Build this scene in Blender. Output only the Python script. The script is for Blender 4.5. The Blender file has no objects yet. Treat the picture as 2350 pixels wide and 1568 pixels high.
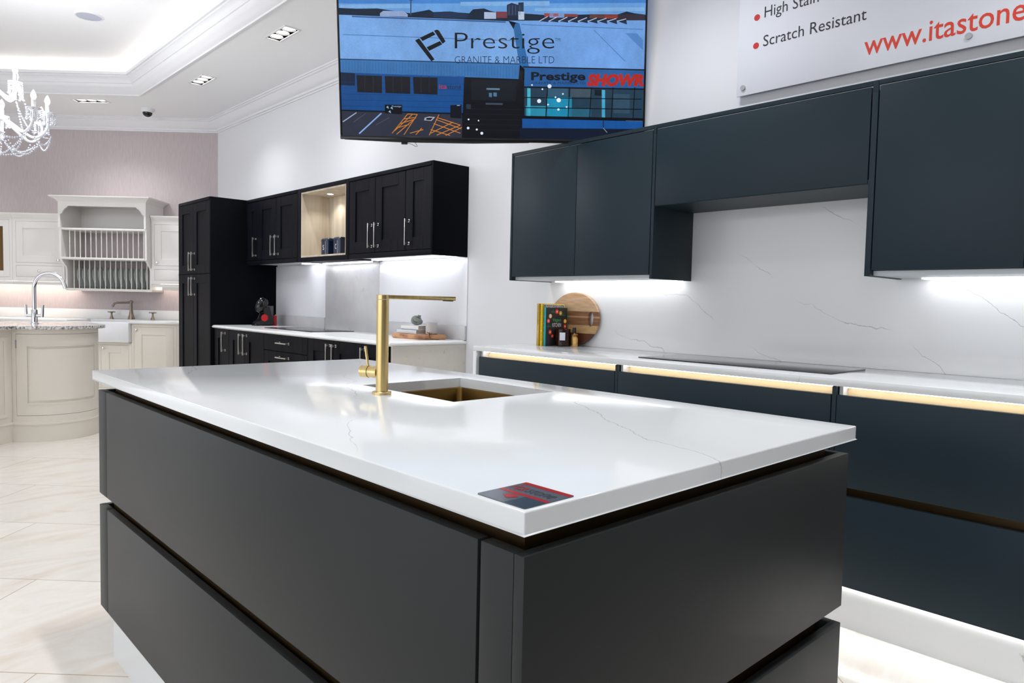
import bpy, bmesh, math, random
from mathutils import Vector, Matrix, Quaternion

random.seed(7)
SC = bpy.context.scene
COL = SC.collection
PI = math.pi

# ------------------------------------------------------------------ camera, world, exposure
cam_data = bpy.data.cameras.new('camera')
cam_data.sensor_fit = 'HORIZONTAL'
cam_data.sensor_width = 36.0
cam_data.lens = 36.0 * 1627.44656 / 2350.0
cam_data.clip_start = 0.02
cam = bpy.data.objects.new('camera', cam_data)
COL.objects.link(cam)
YAW, PITCH, ROLL = -0.756769901, 0.0543433936, -0.0216421917
_f = Vector((-math.sin(YAW) * math.cos(PITCH), math.cos(YAW) * math.cos(PITCH), -math.sin(PITCH)))
_r = Vector((math.cos(YAW), math.sin(YAW), 0))
_d = _f.cross(_r)
_rr = math.cos(ROLL) * _r + math.sin(ROLL) * _d
_dd = -math.sin(ROLL) * _r + math.cos(ROLL) * _d
cam.matrix_world = Matrix(((_rr.x, -_dd.x, -_f.x, 0), (_rr.y, -_dd.y, -_f.y, 0), (_rr.z, -_dd.z, -_f.z, 1.17), (0, 0, 0, 1)))
SC.camera = cam

SC.view_settings.view_transform = 'Standard'
SC.view_settings.look = 'None'
SC.view_settings.gamma = 1.0
SC.view_settings.use_curve_mapping = False
SC.view_settings.exposure = 0.24

world = bpy.data.worlds.new('world')
SC.world = world
world.use_nodes = True
world.node_tree.nodes['Background'].inputs[0].default_value = (0.90, 0.94, 1.0, 1)
world.node_tree.nodes['Background'].inputs[1].default_value = 1.75


def area_light(name, loc, direction, sx, sy, power, color=(1, 1, 1), spread=180):
    l = bpy.data.lights.new(name, 'AREA')
    l.shape = 'RECTANGLE'
    l.size, l.size_y = sx, sy
    l.energy = power
    l.color = color
    l.spread = math.radians(spread)
    o = bpy.data.objects.new(name, l)
    COL.objects.link(o)
    o.location = loc
    o.rotation_euler = Vector(direction).to_track_quat('-Z', 'Y').to_euler()
    return o


# ceiling plan of the recessed lamps: (x, y, rotation about z)
PA = math.radians(137.3)                       # direction of the papered wall
CEIL = 3.22
DOWNLIGHTS = [(2.53, 5.35, PI / 2), (2.53, 7.04, PI / 2), (1.966, 8.68, PA), (0.25, 10.25, PA),
              (2.53, 3.65, PI / 2), (2.53, 1.95, PI / 2), (-0.9, 1.9, PI / 2), (2.53, 0.25, PI / 2), (-2.6, 1.9, PI / 2), (0.9, 2.05, PI / 2), (0.9, 0.1, PI / 2)]  # wall rows continue unseen; island and open-floor lamps are added for fill light
CH = Vector((0.81, 6.21, 2.46))                # chandelier centre
_pl = bpy.data.lights.new('chandelier_glow', 'POINT')
_pl.energy = 46
_pl.color = (0.92, 0.95, 1.0)
_pl.shadow_soft_size = 0.3
_po = bpy.data.objects.new('chandelier_glow', _pl)
COL.objects.link(_po)
_po.location = CH + Vector((0, 0, 0.1))


# ------------------------------------------------------------------ materials
def lin(c):
    def f(v):
        v /= 255.0
        return v / 12.92 if v <= 0.04045 else ((v + 0.055) / 1.055) ** 2.4
    return (f(c[0]), f(c[1]), f(c[2]), 1.0)


def mat(name, c, rough=0.5, metal=0.0, emit=0.0, ecol=None, spec=0.5, trans=0.0, coat=0.0, alpha=1.0, ior=1.5):
    m = bpy.data.materials.new(name)
    m.use_nodes = True
    b = m.node_tree.nodes['Principled BSDF']
    b.inputs['Base Color'].default_value = lin(c)
    b.inputs['Roughness'].default_value = rough
    b.inputs['Metallic'].default_value = metal
    b.inputs['Specular IOR Level'].default_value = spec
    b.inputs['Transmission Weight'].default_value = trans
    b.inputs['Coat Weight'].default_value = coat
    b.inputs['IOR'].default_value = ior
    b.inputs['Alpha'].default_value = alpha
    if emit:
        b.inputs['Emission Color'].default_value = lin(ecol or c)
        b.inputs['Emission Strength'].default_value = emit
    return m


def grain(m, c1, c2, scale, stretch=(1, 1, 1), detail=4.0, lo=0.35, hi=0.65, bump=0.0, rough=None, rot=(0, 0, 0)):
    """two colours mixed by stretched noise in object space"""
    nt = m.node_tree
    N, L = nt.nodes, nt.links
    b = N['Principled BSDF']
    tc = N.new('ShaderNodeTexCoord')
    mp = N.new('ShaderNodeMapping')
    mp.inputs['Scale'].default_value = stretch
    mp.inputs['Rotation'].default_value = rot
    nz = N.new('ShaderNodeTexNoise')
    nz.inputs['Scale'].default_value = scale
    nz.inputs['Detail'].default_value = detail
    cr = N.new('ShaderNodeValToRGB')
    cr.color_ramp.elements[0].position = lo
    cr.color_ramp.elements[1].position = hi
    cr.color_ramp.elements[0].color = lin(c1)
    cr.color_ramp.elements[1].color = lin(c2)
    L.new(tc.outputs['Object'], mp.inputs['Vector'])
    L.new(mp.outputs['Vector'], nz.inputs['Vector'])
    L.new(nz.outputs['Fac'], cr.inputs['Fac'])
    L.new(cr.outputs['Color'], b.inputs['Base Color'])
    if bump:
        bp = N.new('ShaderNodeBump')
        bp.inputs['Strength'].default_value = bump
        bp.inputs['Distance'].default_value = 0.002
        L.new(nz.outputs['Fac'], bp.inputs['Height'])
        L.new(bp.outputs['Normal'], b.inputs['Normal'])
    return cr


def veins(m, base, vein, spacing=0.6, width=0.010, thr=(0.5, 0.62), rot=(0, 0, 0.6), wob=0.35, wscale=1.6, cloud=None, detail=8):
    """thin wandering lines: a tilted coordinate disturbed by noise, inked where it crosses whole steps"""
    nt = m.node_tree
    N, L = nt.nodes, nt.links
    b = N['Principled BSDF']
    def math_(op, a=None, v=None):
        n = N.new('ShaderNodeMath'); n.operation = op
        if a is not None:
            L.new(a, n.inputs[0])
        if v is not None:
            if isinstance(v, (int, float)):
                n.inputs[1].default_value = v
            else:
                L.new(v, n.inputs[1])
        return n.outputs[0]
    tc = N.new('ShaderNodeTexCoord')
    mp = N.new('ShaderNodeMapping')
    mp.inputs['Rotation'].default_value = rot
    mp.inputs['Location'].default_value = (0.13, 0.31, 0.07)
    L.new(tc.outputs['Object'], mp.inputs['Vector'])
    sp = N.new('ShaderNodeSeparateXYZ')
    L.new(mp.outputs['Vector'], sp.inputs[0])
    nz = N.new('ShaderNodeTexNoise')
    nz.inputs['Scale'].default_value = wscale
    nz.inputs['Detail'].default_value = detail
    nz.inputs['Roughness'].default_value = 0.5
    L.new(mp.outputs['Vector'], nz.inputs['Vector'])
    u = math_('ADD', sp.outputs['X'], math_('MULTIPLY', nz.outputs['Fac'], wob))
    u = math_('MULTIPLY', u, 1.0 / spacing)
    fr = math_('ABSOLUTE', math_('SUBTRACT', math_('FRACT', u), 0.5))
    mr = N.new('ShaderNodeMapRange')
    mr.inputs['From Max'].default_value = width
    mr.inputs['To Min'].default_value = 1.0
    mr.inputs['To Max'].default_value = 0.0
    L.new(fr, mr.inputs['Value'])
    n2 = N.new('ShaderNodeTexNoise')
    n2.inputs['Scale'].default_value = wscale * 1.3
    L.new(mp.outputs['Vector'], n2.inputs['Vector'])
    m2 = N.new('ShaderNodeMapRange')
    m2.inputs['From Min'].default_value, m2.inputs['From Max'].default_value = thr
    L.new(n2.outputs['Fac'], m2.inputs['Value'])
    fac = math_('MULTIPLY', mr.outputs['Result'], m2.outputs['Result'])
    mix = N.new('ShaderNodeMix'); mix.data_type = 'RGBA'
    mix.inputs['A'].default_value = lin(base)
    mix.inputs['B'].default_value = lin(vein)
    L.new(fac, mix.inputs['Factor'])
    if cloud:
        n3 = N.new('ShaderNodeTexNoise')
        n3.inputs['Scale'].default_value = 7
        n3.inputs['Detail'].default_value = 5
        c3 = N.new('ShaderNodeValToRGB')
        c3.color_ramp.elements[0].position, c3.color_ramp.elements[1].position = 0.35, 0.7
        c3.color_ramp.elements[0].color = lin(base)
        c3.color_ramp.elements[1].color = lin(cloud)
        L.new(mp.outputs['Vector'], n3.inputs['Vector'])
        L.new(n3.outputs['Fac'], c3.inputs['Fac'])
        L.new(c3.outputs['Color'], mix.inputs['A'])
    L.new(mix.outputs['Result'], b.inputs['Base Color'])
    return mix


M = {}
M['wall'] = mat('white_wall_paint', (222, 223, 227), 0.7)
M['ceiling'] = mat('white_ceiling_paint', (242, 242, 243), 0.8)
M['plaster'] = mat('white_plaster', (230, 230, 233), 0.6)
M['wall_dim'] = mat('taupe_wall_paint', (150, 145, 140), 0.7)
M['paper'] = mat('pink_wallpaper', (192, 180, 180), 0.55)
grain(M['paper'], (184, 172, 174), (196, 185, 186), 130, (1, 1, 0.08), 6, 0.3, 0.7)
M['quartz'] = mat('white_quartz', (238, 238, 236), 0.10)
veins(M['quartz'], (225, 228, 230), (178, 176, 173), 0.55, 0.0035, (0.48, 0.60), (0, 0, 0.5), 0.5, 1.7)
M['marble'] = mat('white_veined_splashback', (226, 226, 226), 0.13)
veins(M['marble'], (230, 230, 230), (170, 171, 174), 0.34, 0.0060, (0.47, 0.57), (-0.48, 1.5708, 0.0), 0.34, 1.9)
M['green'] = mat('dark_green_lacquer', (32, 46, 54), 0.42, spec=0.2)
M['graphite'] = mat('graphite_lacquer', (45, 47, 48), 0.45, spec=0.2)
M['void'] = mat('dark_recess', (14, 14, 15), 0.8, spec=0.1)
M['bronze'] = mat('bronze_channel', (92, 72, 46), 0.36, 0.75)
M['lit_bronze'] = mat('lit_channel_liner', (206, 186, 150), 0.5)  # same bronze as the mid channel, LED light put into its paler colour
M['black_wood'] = mat('black_grained_wood', (14, 15, 22), 0.45, spec=0.07)
grain(M['black_wood'], (12, 13, 19), (19, 20, 28), 55, (1, 1, 0.05), 5, 0.35, 0.65, 0.15)
M['black_panel'] = mat('black_side_panel', (11, 12, 17), 0.5, spec=0.05)
M['oak'] = mat('light_oak', (205, 184, 152), 0.5)
grain(M['oak'], (182, 168, 148), (206, 195, 178), 18, (1, 1, 0.07), 5)
M['chrome'] = mat('chrome', (225, 226, 230), 0.10, 1.0)
M['nickel'] = mat('brushed_nickel', (142, 128, 114), 0.3, 1.0)
M['steel'] = mat('satin_steel', (214, 212, 208), 0.28, 1.0)
M['brass'] = mat('brushed_brass', (200, 168, 96), 0.27, 1.0)
grain(M['brass'], (206, 180, 122), (224, 200, 146), 90, (1, 1, 0.03), 4)
M['brass_bowl'] = mat('bronze_sink', (112, 86, 44), 0.33, 1.0)
M['cream'] = mat('cream_painted_wood', (233, 230, 226), 0.45)
M['cream_base'] = mat('cream_cabinet_paint', (238, 232, 221), 0.45)
M['worktop_white'] = mat('white_worktop', (236, 237, 238), 0.15)
M['ceramic'] = mat('white_ceramic', (236, 237, 240), 0.12)
M['granite'] = mat('grey_granite', (200, 198, 196), 0.12)
grain(M['granite'], (122, 120, 122), (232, 230, 228), 60, (1, 1, 1), 8, 0.38, 0.56)
M['stone'] = mat('speckled_grey_stone', (206, 205, 206), 0.3)
veins(M['stone'], (205, 204, 205), (172, 164, 158), 0.09, 0.03, (0.56, 0.64), (0, 0.6, 0.4), 0.20, 14, cloud=(194, 194, 198))
M['stone_end'] = mat('speckled_beige_stone', (214, 208, 197), 0.35)
veins(M['stone_end'], (216, 210, 200), (176, 160, 142), 0.09, 0.03, (0.56, 0.64), (0, 0.6, 0.4), 0.20, 14, cloud=(208, 203, 194))
M['glass_black'] = mat('black_ceramic_glass', (18, 21, 25), 0.06, spec=0.6)
M['hob_edge'] = mat('hob_edge', (10, 10, 12), 0.4)
M['led'] = mat('led_diffuser', (255, 255, 255), 0.5, emit=4.4, ecol=(250, 251, 255))
M['led_bright'] = mat('led_diffuser_bright', (255, 255, 255), 0.5, emit=4.6, ecol=(248, 250, 255))
M['led_warm'] = mat('led_diffuser_warm', (255, 255, 255), 0.5, emit=7.5, ecol=(255, 246, 232))
M['led_cream'] = mat('led_diffuser_cream', (255, 255, 255), 0.5, emit=18, ecol=(255, 240, 222))
M['led_plinth'] = mat('led_diffuser_plinth', (255, 255, 255), 0.5, emit=26, ecol=(255, 252, 250))
M['led_cove'] = mat('led_cove', (255, 255, 255), 0.5, emit=5.5, ecol=(255, 250, 242))
M['lamp'] = mat('lamp_lens', (255, 255, 255), 0.5, emit=14, ecol=(255, 252, 246))
M['bulb'] = mat('candle_bulb', (255, 255, 255), 0.3, emit=22, ecol=(255, 253, 252))
M['lamp_ring'] = mat('grey_lamp_ring', (150, 148, 148), 0.4, 0.6)
M['white_plastic'] = mat('white_plastic', (228, 228, 230), 0.4)
M['grey_metal'] = mat('grey_metal', (176, 178, 182), 0.35, 0.7)
M['alu'] = mat('pale_underside', (196, 200, 204), 0.45, 0.2)
M['black_gloss'] = mat('black_gloss_plastic', (12, 12, 14), 0.12)
M['black_matt'] = mat('black_plastic', (16, 16, 18), 0.45)
M['red'] = mat('red_plastic', (190, 22, 36), 0.3)
M['clear'] = mat('clear_plastic', (225, 232, 238), 0.08, trans=0.85, alpha=0.55)
M['navy_tin'] = mat('navy_enamel', (18, 32, 58), 0.15, spec=0.6)
M['dish'] = mat('grey_glazed_plate', (214, 219, 217), 0.25)
M['crystal'] = mat('white_glass', (240, 241, 246), 0.12, spec=0.7)
M['bead'] = mat('glass_bead', (222, 226, 236), 0.06, trans=0.35, spec=0.9)
M['speaker'] = mat('grey_speaker_mesh', (186, 188, 204), 0.6)
M['paper_white'] = mat('paper', (232, 230, 226), 0.6)
M['ink'] = mat('black_ink', (24, 24, 28), 0.5)
M['ink_red'] = mat('red_ink', (222, 62, 40), 0.45)
M['ink_dot'] = mat('dark_red_ink', (196, 32, 30), 0.45)
M['wall_panel'] = mat('white_wall_panel', (236, 237, 242), 0.2)
M['acrylic'] = mat('white_acrylic', (226, 228, 236), 0.12)

# marble floor: square tiles laid at 45 degrees
def floor_material():
    m = mat('cream_marble_tiles', (232, 222, 208), 0.12)
    nt = m.node_tree
    N, L = nt.nodes, nt.links
    b = N['Principled BSDF']
    tc = N.new('ShaderNodeTexCoord')
    mp = N.new('ShaderNodeMapping')
    mp.inputs['Rotation'].default_value = (0, 0, math.radians(45))
    mp.inputs['Location'].default_value = (0.0, 0.02, 0)
    bk = N.new('ShaderNodeTexBrick')
    bk.offset = 0.5
    bk.inputs['Scale'].default_value = 1.0
    bk.inputs['Mortar Size'].default_value = 0.0025
    bk.inputs['Brick Width'].default_value = 1.0
    bk.inputs['Row Height'].default_value = 0.7
    bk.inputs['Bias'].default_value = 0
    bk.inputs['Color1'].default_value = (1, 1, 1, 1)
    bk.inputs['Color2'].default_value = (0.93, 0.93, 0.93, 1)
    bk.inputs['Mortar'].default_value = (0.62, 0.57, 0.5, 1)
    nz = N.new('ShaderNodeTexNoise')
    nz.inputs['Scale'].default_value = 1.6
    nz.inputs['Detail'].default_value = 9
    nz.inputs['Roughness'].default_value = 0.62
    nz.inputs['Distortion'].default_value = 1.2
    st = N.new('ShaderNodeMapping')
    st.inputs['Rotation'].default_value = (0, 0, 0.5)
    st.inputs['Scale'].default_value = (1.0, 2.6, 1)
    cr = N.new('ShaderNodeValToRGB')
    e = cr.color_ramp.elements
    e[0].position, e[1].position = 0.25, 0.78
    e[0].color = lin((233, 218, 200)); e[1].color = lin((224, 208, 190))
    for p, c in ((0.38, (240, 232, 222)), (0.5, (246, 241, 234)), (0.62, (240, 233, 222))):
        k = e.new(p); k.color = lin(c)
    mx = N.new('ShaderNodeMix'); mx.data_type = 'RGBA'; mx.blend_type = 'MULTIPLY'
    mx.inputs['Factor'].default_value = 1.0
    L.new(tc.outputs['Object'], mp.inputs['Vector'])
    L.new(mp.outputs['Vector'], bk.inputs['Vector'])
    L.new(tc.outputs['Object'], st.inputs['Vector'])
    L.new(st.outputs['Vector'], nz.inputs['Vector'])
    L.new(nz.outputs['Fac'], cr.inputs['Fac'])
    L.new(cr.outputs['Color'], mx.inputs['A'])
    L.new(bk.outputs['Color'], mx.inputs['B'])
    L.new(mx.outputs['Result'], b.inputs['Base Color'])
    return m
M['floor'] = floor_material()

# ------------------------------------------------------------------ helpers
BASE = {}          # Empty name -> origin in its own frame
I4 = Matrix.Identity(4)
FRAME_P = Matrix.Translation((3.25, 8.55, 0)) @ Matrix.Rotation(PA, 4, 'Z')   # x along papered wall, y into the room


def nb():
    return bmesh.new()


def box(bm, x0, x1, y0, y1, z0, z1, bev=0.0, mi=0, seg=2):
    xs, ys, zs = sorted((x0, x1)), sorted((y0, y1)), sorted((z0, z1))
    v = [bm.verts.new((x, y, z)) for x in xs for y in ys for z in zs]
    fs = [bm.faces.new([v[i] for i in q]) for q in ((0, 1, 3, 2), (4, 6, 7, 5), (0, 4, 5, 1), (2, 3, 7, 6), (0, 2, 6, 4), (1, 5, 7, 3))]
    for f in fs:
        f.material_index = mi
    if bev:
        es = {e for f in fs for e in f.edges}
        r = bmesh.ops.bevel(bm, geom=list(es), offset=bev, segments=seg, affect='EDGES', profile=0.5)
        for f in r['faces']:
            f.material_index = mi
    return v


def prism(bm, pts, axis, a0, a1, mi=0):
    def P(p, a):
        return {'x': (a, p[0], p[1]), 'y': (p[0], a, p[1]), 'z': (p[0], p[1], a)}[axis]
    A = [bm.verts.new(P(p, a0)) for p in pts]
    B = [bm.verts.new(P(p, a1)) for p in pts]
    n = len(pts)
    fs = [bm.faces.new(A), bm.faces.new(B[::-1])]
    fs += [bm.faces.new((A[i], A[(i + 1) % n], B[(i + 1) % n], B[i])) for i in range(n)]
    for f in fs:
        f.material_index = mi
    return fs


def ring_basis(t):
    t = t.normalized()
    a = Vector((0, 0, 1)) if abs(t.z) < 0.9 else Vector((1, 0, 0))
    u = t.cross(a).normalized()
    return u, t.cross(u).normalized()


def tube(bm, pts, r, seg=10, mi=0, cap=True, closed=False):
    pts = [Vector(p) for p in pts]
    n = len(pts)
    rs = r if isinstance(r, (list, tuple)) else [r] * n
    T = []
    for i in range(n):
        if closed:
            T.append((pts[(i + 1) % n] - pts[i - 1]).normalized())
        else:
            T.append((pts[min(i + 1, n - 1)] - pts[max(i - 1, 0)]).normalized())
    u, _ = ring_basis(T[0])
    rings = []
    for i in range(n):
        u = (u - T[i] * u.dot(T[i])).normalized()
        w = T[i].cross(u)
        rings.append([bm.verts.new(pts[i] + rs[i] * (math.cos(2 * PI * k / seg) * u + math.sin(2 * PI * k / seg) * w)) for k in range(seg)])
    for i in range(n if closed else n - 1):
        A, B = rings[i], rings[(i + 1) % n]
        for k in range(seg):
            f = bm.faces.new((A[k], A[(k + 1) % seg], B[(k + 1) % seg], B[k]))
            f.material_index = mi
    if cap and not closed:
        for q in (rings[0][::-1], rings[-1]):
            f = bm.faces.new(q)
            f.material_index = mi


def lathe(bm, prof, c=(0, 0, 0), seg=24, mi=0, mx=None, cap=True):
    c = Vector(c)
    rings = []
    for r, z in prof:
        if r < 1e-6:
            p = Vector((0, 0, z))
            rings.append([bm.verts.new(c + (mx @ p if mx else p))])
        else:
            q = []
            for k in range(seg):
                a = 2 * PI * k / seg
                p = Vector((r * math.cos(a), r * math.sin(a), z))
                q.append(bm.verts.new(c + (mx @ p if mx else p)))
            rings.append(q)
    for A, B in zip(rings, rings[1:]):
        for k in range(seg):
            k2 = (k + 1) % seg
            if len(A) == 1 and len(B) == 1:
                continue
            if len(A) == 1:
                f = bm.faces.new((A[0], B[k], B[k2]))
            elif len(B) == 1:
                f = bm.faces.new((A[k], A[k2], B[0]))
            else:
                f = bm.faces.new((A[k], A[k2], B[k2], B[k]))
            f.material_index = mi
    for q in (rings[0], rings[-1]) if cap else ():
        if len(q) > 2:
            f = bm.faces.new(q)
            f.material_index = mi


def ball(bm, c, r, seg=8, mi=0, sz=1.0):
    n = max(4, seg // 2)
    lathe(bm, [(r * math.sin(PI * i / n), -r * sz * math.cos(PI * i / n)) for i in range(n + 1)], c, seg, mi)


def cyl(bm, p0, p1, r, seg=16, mi=0):
    tube(bm, [p0, p1], r, seg, mi)


def sweep(bm, path, prof, closed=False, mi=0):
    """path: xy points; prof: (offset to the left of travel, z); mitred corners"""
    n = len(path)
    P = [Vector(p) for p in path]
    rings = []
    for i in range(n):
        d0 = (P[i] - P[i - 1]).normalized() if (closed or i > 0) else None
        d1 = (P[(i + 1) % n] - P[i]).normalized() if (closed or i < n - 1) else None
        n0 = Vector((-d0.y, d0.x)) if d0 else None
        n1 = Vector((-d1.y, d1.x)) if d1 else None
        if n0 is None:
            m = n1
        elif n1 is None:
            m = n0
        else:
            m = (n0 + n1)
            m = m / (m.dot(n0))
        rings.append([bm.verts.new((P[i].x + m.x * o, P[i].y + m.y * o, z)) for o, z in prof])
    for i in range(n if closed else n - 1):
        A, B = rings[i], rings[(i + 1) % n]
        for k in range(len(prof) - 1):
            f = bm.faces.new((A[k], A[k + 1], B[k + 1], B[k]))
            f.material_index = mi


def mesh_from(name, bm, mats, off=None, sharp=35):
    bmesh.ops.recalc_face_normals(bm, faces=bm.faces[:])
    if off is not None:
        bmesh.ops.translate(bm, verts=bm.verts[:], vec=-Vector(off))
    me = bpy.data.meshes.new(name)
    bm.to_mesh(me)
    bm.free()
    for m in (mats if isinstance(mats, (list, tuple)) else [mats]):
        me.materials.append(M[m] if isinstance(m, str) else m)
    for p in me.polygons:
        p.use_smooth = True
    me.set_sharp_from_angle(angle=math.radians(sharp))
    return me


def root_of(o):
    while o.parent:
        o = o.parent
    return o


def obj(name, bm, mats, parent, label=None, sharp=35):
    me = mesh_from(name, bm, mats, BASE[root_of(parent).name], sharp)
    o = bpy.data.objects.new(name, me)
    COL.objects.link(o)
    o.parent = parent
    if label:
        o['label'] = label
    return o


def thing(name, label, cat, base=(0, 0, 0), group=None, frame=I4):
    o = bpy.data.objects.new(name, None)
    o.empty_display_size = 0.05
    COL.objects.link(o)
    o.matrix_world = frame @ Matrix.Translation(base)
    BASE[o.name] = Vector(base)
    o['label'] = label
    o['category'] = cat
    if group:
        o['group'] = group
    return o


def solo(name, bm, mats, label, cat, base=(0, 0, 0), group=None, frame=I4, sharp=35):
    o = bpy.data.objects.new(name, mesh_from(name, bm, mats, base, sharp))
    COL.objects.link(o)
    o.matrix_world = frame @ Matrix.Translation(base)
    o['label'] = label
    o['category'] = cat
    if group:
        o['group'] = group
    BASE[o.name] = Vector(base)
    return o


def struct(name, bm, mats, label=None, sharp=35):
    o = bpy.data.objects.new(name, mesh_from(name, bm, mats, None, sharp))
    COL.objects.link(o)
    o['kind'] = 'structure'
    if label:
        o['label'] = label
    return o


def copy_tree(o, parent=None):
    c = o.copy()
    COL.objects.link(c)
    c.parent = parent
    for ch in list(o.children):
        copy_tree(ch, c)
    return c


def text_into(bm, s, place, x0, x1, y0, y1, mi=0, shear=0.0, bold=0.0):
    """flat letters of s fitted to the rectangle x0..x1, y0..y1; place(x, y) gives the point in space"""
    cu = bpy.data.curves.new('lettering_tmp', 'FONT')
    cu.body = s
    cu.resolution_u = 3
    cu.fill_mode = 'FRONT'
    cu.shear = shear
    cu.offset = bold
    o = bpy.data.objects.new('lettering_tmp', cu)
    COL.objects.link(o)
    dg = bpy.context.evaluated_depsgraph_get()
    ev = o.evaluated_get(dg)
    me = ev.to_mesh()
    vs = [v.co.copy() for v in me.vertices]
    polys = [tuple(p.vertices) for p in me.polygons]
    ev.to_mesh_clear()
    bpy.data.objects.remove(o)
    bpy.data.curves.remove(cu)
    ax, bx = min(v.x for v in vs), max(v.x for v in vs)
    ay, by = min(v.y for v in vs), max(v.y for v in vs)
    nv = [bm.verts.new(place(x0 + (v.x - ax) / (bx - ax) * (x1 - x0), y0 + (v.y - ay) / (by - ay) * (y1 - y0))) for v in vs]
    for p in polys:
        if len(set(p)) >= 3:
            try:
                f = bm.faces.new([nv[i] for i in p])
                f.material_index = mi
            except ValueError:
                pass


# ------------------------------------------------------------------ room shell
E_ = Vector((math.cos(PA), math.sin(PA)))
N_ = Vector((-math.sin(PA), math.cos(PA)))
CORNER = Vector((3.25, 8.55))
FARC = CORNER + E_ * 8.0
bm = nb()
box(bm, -6, 3.6, -4, 15, -0.1, 0)
struct('floor', bm, 'floor')
bm = nb()
box(bm, 3.25, 3.4, -4, 8.60, 0, 3.6)
struct('wall_right', bm, 'wall')
bm = nb()
q = [CORNER, FARC, FARC - N_ * 0.15, CORNER - N_ * 0.15]
prism(bm, [(p.x, p.y) for p in q], 'z', 0, 3.6)
struct('wall_back', bm, 'paper')
bm = nb()
box(bm, -6.1, -6.0, 7.0, 15, 0, 3.6)
struct('wall_left', bm, 'wall')

bm = nb()
box(bm, -6, 3.4, -3.0, -2.9, 0, 3.6)
struct('wall_front', bm, 'wall_dim')

# coffer outline, counter-clockwise seen from below is not needed: travel so that the opening lies to the left
CN = Vector((2.253, 8.03))
T_ = (2.253 + 3.2) / -E_.x
CB = CN + E_ * T_
COFFER = [(2.253, 2.6), (CN.x, CN.y), (CB.x, CB.y), (-3.2, 2.6)]
HOLES = []
for x, y, a in DOWNLIGHTS:
    c, s = math.cos(a), math.sin(a)
    HOLES.append([(x + c * u - s * v, y + s * u + c * v) for u, v in ((-.165, -.055), (.165, -.055), (.165, .055), (-.165, .055))])


def plate_with_holes(z, outer, holes):
    bm = nb()
    for loop in [outer] + holes:
        vs = [bm.verts.new((p[0], p[1], z)) for p in loop]
        for i in range(len(vs)):
            bm.edges.new((vs[i], vs[(i + 1) % len(vs)]))
    bmesh.ops.triangle_fill(bm, use_beauty=True, use_dissolve=False, edges=bm.edges[:])
    return bm


bm = plate_with_holes(CEIL, [(-6, -4), (3.4, -4), (3.4, 15), (-6, 15)], [COFFER] + HOLES)
struct('ceiling', bm, 'ceiling')
# raised middle of the ceiling and the sides of its recess
bm = nb()
prism(bm, [(-3.5, 2.3), (2.5, 2.3), (2.5, 8.3), (CB.x - 0.3, CB.y + 0.4)], 'z', 3.50, 3.55)
sweep(bm, COFFER, [(0.0, 3.22), (0.0, 3.40), (-0.10, 3.40), (-0.10, 3.505)], closed=True)
struct('ceiling', bm, 'ceiling')
CORN = [(-0.004, 3.086), (0.012, 3.086), (0.014, 3.098), (0.030, 3.102), (0.034, 3.120), (0.044, 3.124), (0.060, 3.136), (0.078, 3.156),
        (0.092, 3.178), (0.100, 3.184), (0.104, 3.192), (0.122, 3.198), (0.126, 3.206), (0.140, 3.208), (0.140, 3.224)]
bm = nb()
sweep(bm, [(3.25, -4), tuple(CORNER), tuple(FARC)], CORN)
struct('trim_1', bm, 'plaster', 'white plaster cornice round the top of the walls')
bm = nb()
LIP = [(-0.022, 3.222), (-0.022, 3.206), (-0.004, 3.204), (0.000, 3.216), (0.012, 3.222), (0.030, 3.244), (0.054, 3.266), (0.070, 3.288), (0.073, 3.302),
       (0.082, 3.305), (0.092, 3.330), (0.112, 3.356), (0.120, 3.360), (0.122, 3.372), (0.138, 3.375), (0.138, 3.402), (0.120, 3.402), (0.120, 3.38), (0.0, 3.38)]
sweep(bm, COFFER, LIP, closed=True)
struct('trim_2', bm, 'plaster', 'white plaster moulding round the raised ceiling')
bm = nb()
sweep(bm, COFFER, [(0.02, 3.384), (0.06, 3.384), (0.06, 3.394), (0.02, 3.394), (0.02, 3.384)], closed=True)
solo('cove_light_strip', bm, 'led_cove', 'glowing light strip hidden behind the moulding of the raised ceiling', 'light strip', (0, 0, 3.384))

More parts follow.
